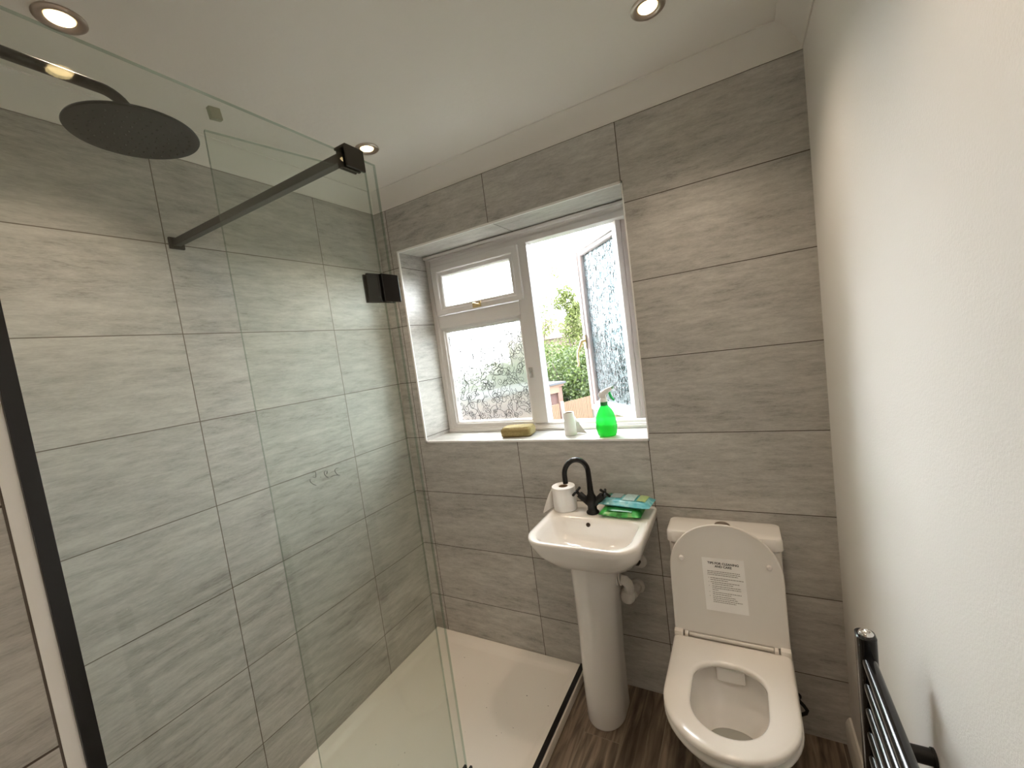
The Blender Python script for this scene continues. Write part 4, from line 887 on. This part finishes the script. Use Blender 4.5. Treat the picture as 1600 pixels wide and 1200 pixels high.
# trees: leaf cards on real positions round each crown, with trunk and branches
def leaves(bm, blobs, n, size, rn):
    tot = sum(b[3]*b[4]*b[5] for b in blobs)
    for cx, cy, cz, rx, ry, rz in blobs:
        for _ in range(int(n*rx*ry*rz/tot)):
            while True:
                p = Vector((rn.uniform(-1, 1), rn.uniform(-1, 1), rn.uniform(-1, 1)))
                if 0.15 < p.length < 1: break
            p = p*(p.length**-0.45)
            c_ = Vector((cx+p.x*rx, cy+p.y*ry, cz+p.z*rz)); s = size*rn.uniform(0.6, 1.4)
            a_ = Vector((rn.gauss(0, 1), rn.gauss(0, 1), rn.gauss(0, 1))).normalized(); b_ = a_.cross(Vector((rn.gauss(0, 1), rn.gauss(0, 1), rn.gauss(0, 1)))).normalized()
            vs = [bm.verts.new(c_+a_*s*x+b_*s*y*0.55+a_.cross(b_)*s*0.12*abs(x)) for x, y in ((-1, 0), (0, -1), (1, 0), (0, 1))]
            bm.faces.new(vs)
BARK = mat('grey_brown_bark', (0.037, 0.027, 0.023), 0.9, noise=0.3, scale=15)
LV1 = leaf_mat('bush_leaves', (0.016, 0.032, 0.005), (0.058, 0.082, 0.019)); LV2 = leaf_mat('young_leaves', (0.050, 0.070, 0.014), (0.115, 0.135, 0.038)); LV3 = leaf_mat('mid_leaves', (0.027, 0.048, 0.009), (0.069, 0.090, 0.024))
def bush(label, x, y, w, h, m, n, size, seed, group='garden shrubs beyond the fence', z0=GZ):
    rn = random.Random(seed); t = thing('leafy_shrub', label, 'shrub', (x, y, z0), group)
    bl_ = [(x, y, z0+h*0.45, w*0.45, w*0.4, h*0.45)]
    for k in range(7): bl_.append((x+rn.uniform(-.42, .42)*w, y+rn.uniform(-.35, .25)*w, z0+h*rn.uniform(0.25, 0.80), w*rn.uniform(.16, .26), w*rn.uniform(.16, .24), h*rn.uniform(.12, .2)))
    bm = bmesh.new(); leaves(bm, bl_, n, size, rn); obj('foliage', bm, m, t, recalc=False)['kind'] = 'stuff'
    bm = bmesh.new()
    for k in range(6):
        a = rn.uniform(0, 6.28); tube(bm, [(x, y, z0), (x+w*.15*math.cos(a), y+w*.15*math.sin(a), z0+h*.35), (x+w*.35*math.cos(a), y+w*.35*math.sin(a), z0+h*.75)], [0.09, 0.06, 0.02], 6)
    obj('stems', bm, BARK, t)
def sapling(label, x, y, h, m, n, seed, spread=0.8, group='tall thin saplings beyond the shrubs'):
    rn = random.Random(seed); t = thing('thin_sapling', label, 'tree', (x, y, GZ), group); bm = bmesh.new(); tips = []
    pts = [Vector((x+rn.uniform(-.12, .12)*k, y, GZ+h*k/6)) for k in range(7)]; tube(bm, pts, [0.07, 0.06, 0.05, 0.04, 0.03, 0.02, 0.01], 6)
    for k in range(14):
        q = rn.uniform(0.5, 0.98); i = min(5, int(q*6)); p = pts[i].lerp(pts[i+1], q*6-i); a = rn.uniform(0, 6.28); L = spread*rn.uniform(0.4, 1.1)*(1.25-q)*1.6
        e_ = p+Vector((math.cos(a)*L, math.sin(a)*L, L*rn.uniform(0.5, 1.0))); tube(bm, [p, p.lerp(e_, .5)+Vector((0, 0, -.04)), e_], [0.018, 0.012, 0.006], 5); tips += [e_, p.lerp(e_, 0.6)]
    obj('trunk', bm, BARK, t); bm = bmesh.new(); tips.append(pts[-1])
    leaves(bm, [(e_.x, e_.y, e_.z, 0.50, 0.50, 0.42) for e_ in tips], n, 0.080, rn); obj('leaf_clusters', bm, m, t, recalc=False)['kind'] = 'stuff'
bush('broad dark green shrub behind the fence, in the middle of the open window', -6.9, 20.4, 3.6, 4.7, LV1, 5200, 0.10, 1)
bush('bright green shrub rising beside the brick outbuilding', -8.9, 23.0, 3.6, 5.2, LV3, 4200, 0.10, 2)
bush('green shrub behind the free edge of the open casement', -5.55, 24.6, 3.3, 4.9, LV1, 4200, 0.10, 3)
bush('taller yellow green shrub standing furthest back in the open window', -8.2, 27.5, 4.6, 6.0, LV2, 4200, 0.11, 4)
bush('green shrub seen through the patterned fixed pane', -14.0, 24.0, 6.5, 4.2, LV3, 3500, 0.14, 5)
bush('low shrub behind the casement glass', -2.4, 21.7, 2.8, 3.0, LV3, 2500, 0.12, 6)
bush('small green tree top glimpsed right of the casement hinge', -1.75, 14.0, 1.6, 5.9, LV1, 2400, 0.08, 7)
sapling('tall thin young tree with pale green leaves, tallest in the open window', -8.5, 25.2, 9.3, LV2, 4200, 11)
sapling('slender sapling with sparse leaves left of the tallest one', -9.8, 25.0, 7.6, LV2, 1000, 12, 0.7)
sapling('slender sapling with sparse leaves beside the casement edge', -7.75, 25.4, 8.3, LV2, 1300, 13, 0.6)
sapling('thin leaning sapling close to the window mullion', -10.7, 24.6, 6.9, LV2, 700, 14, 0.6)
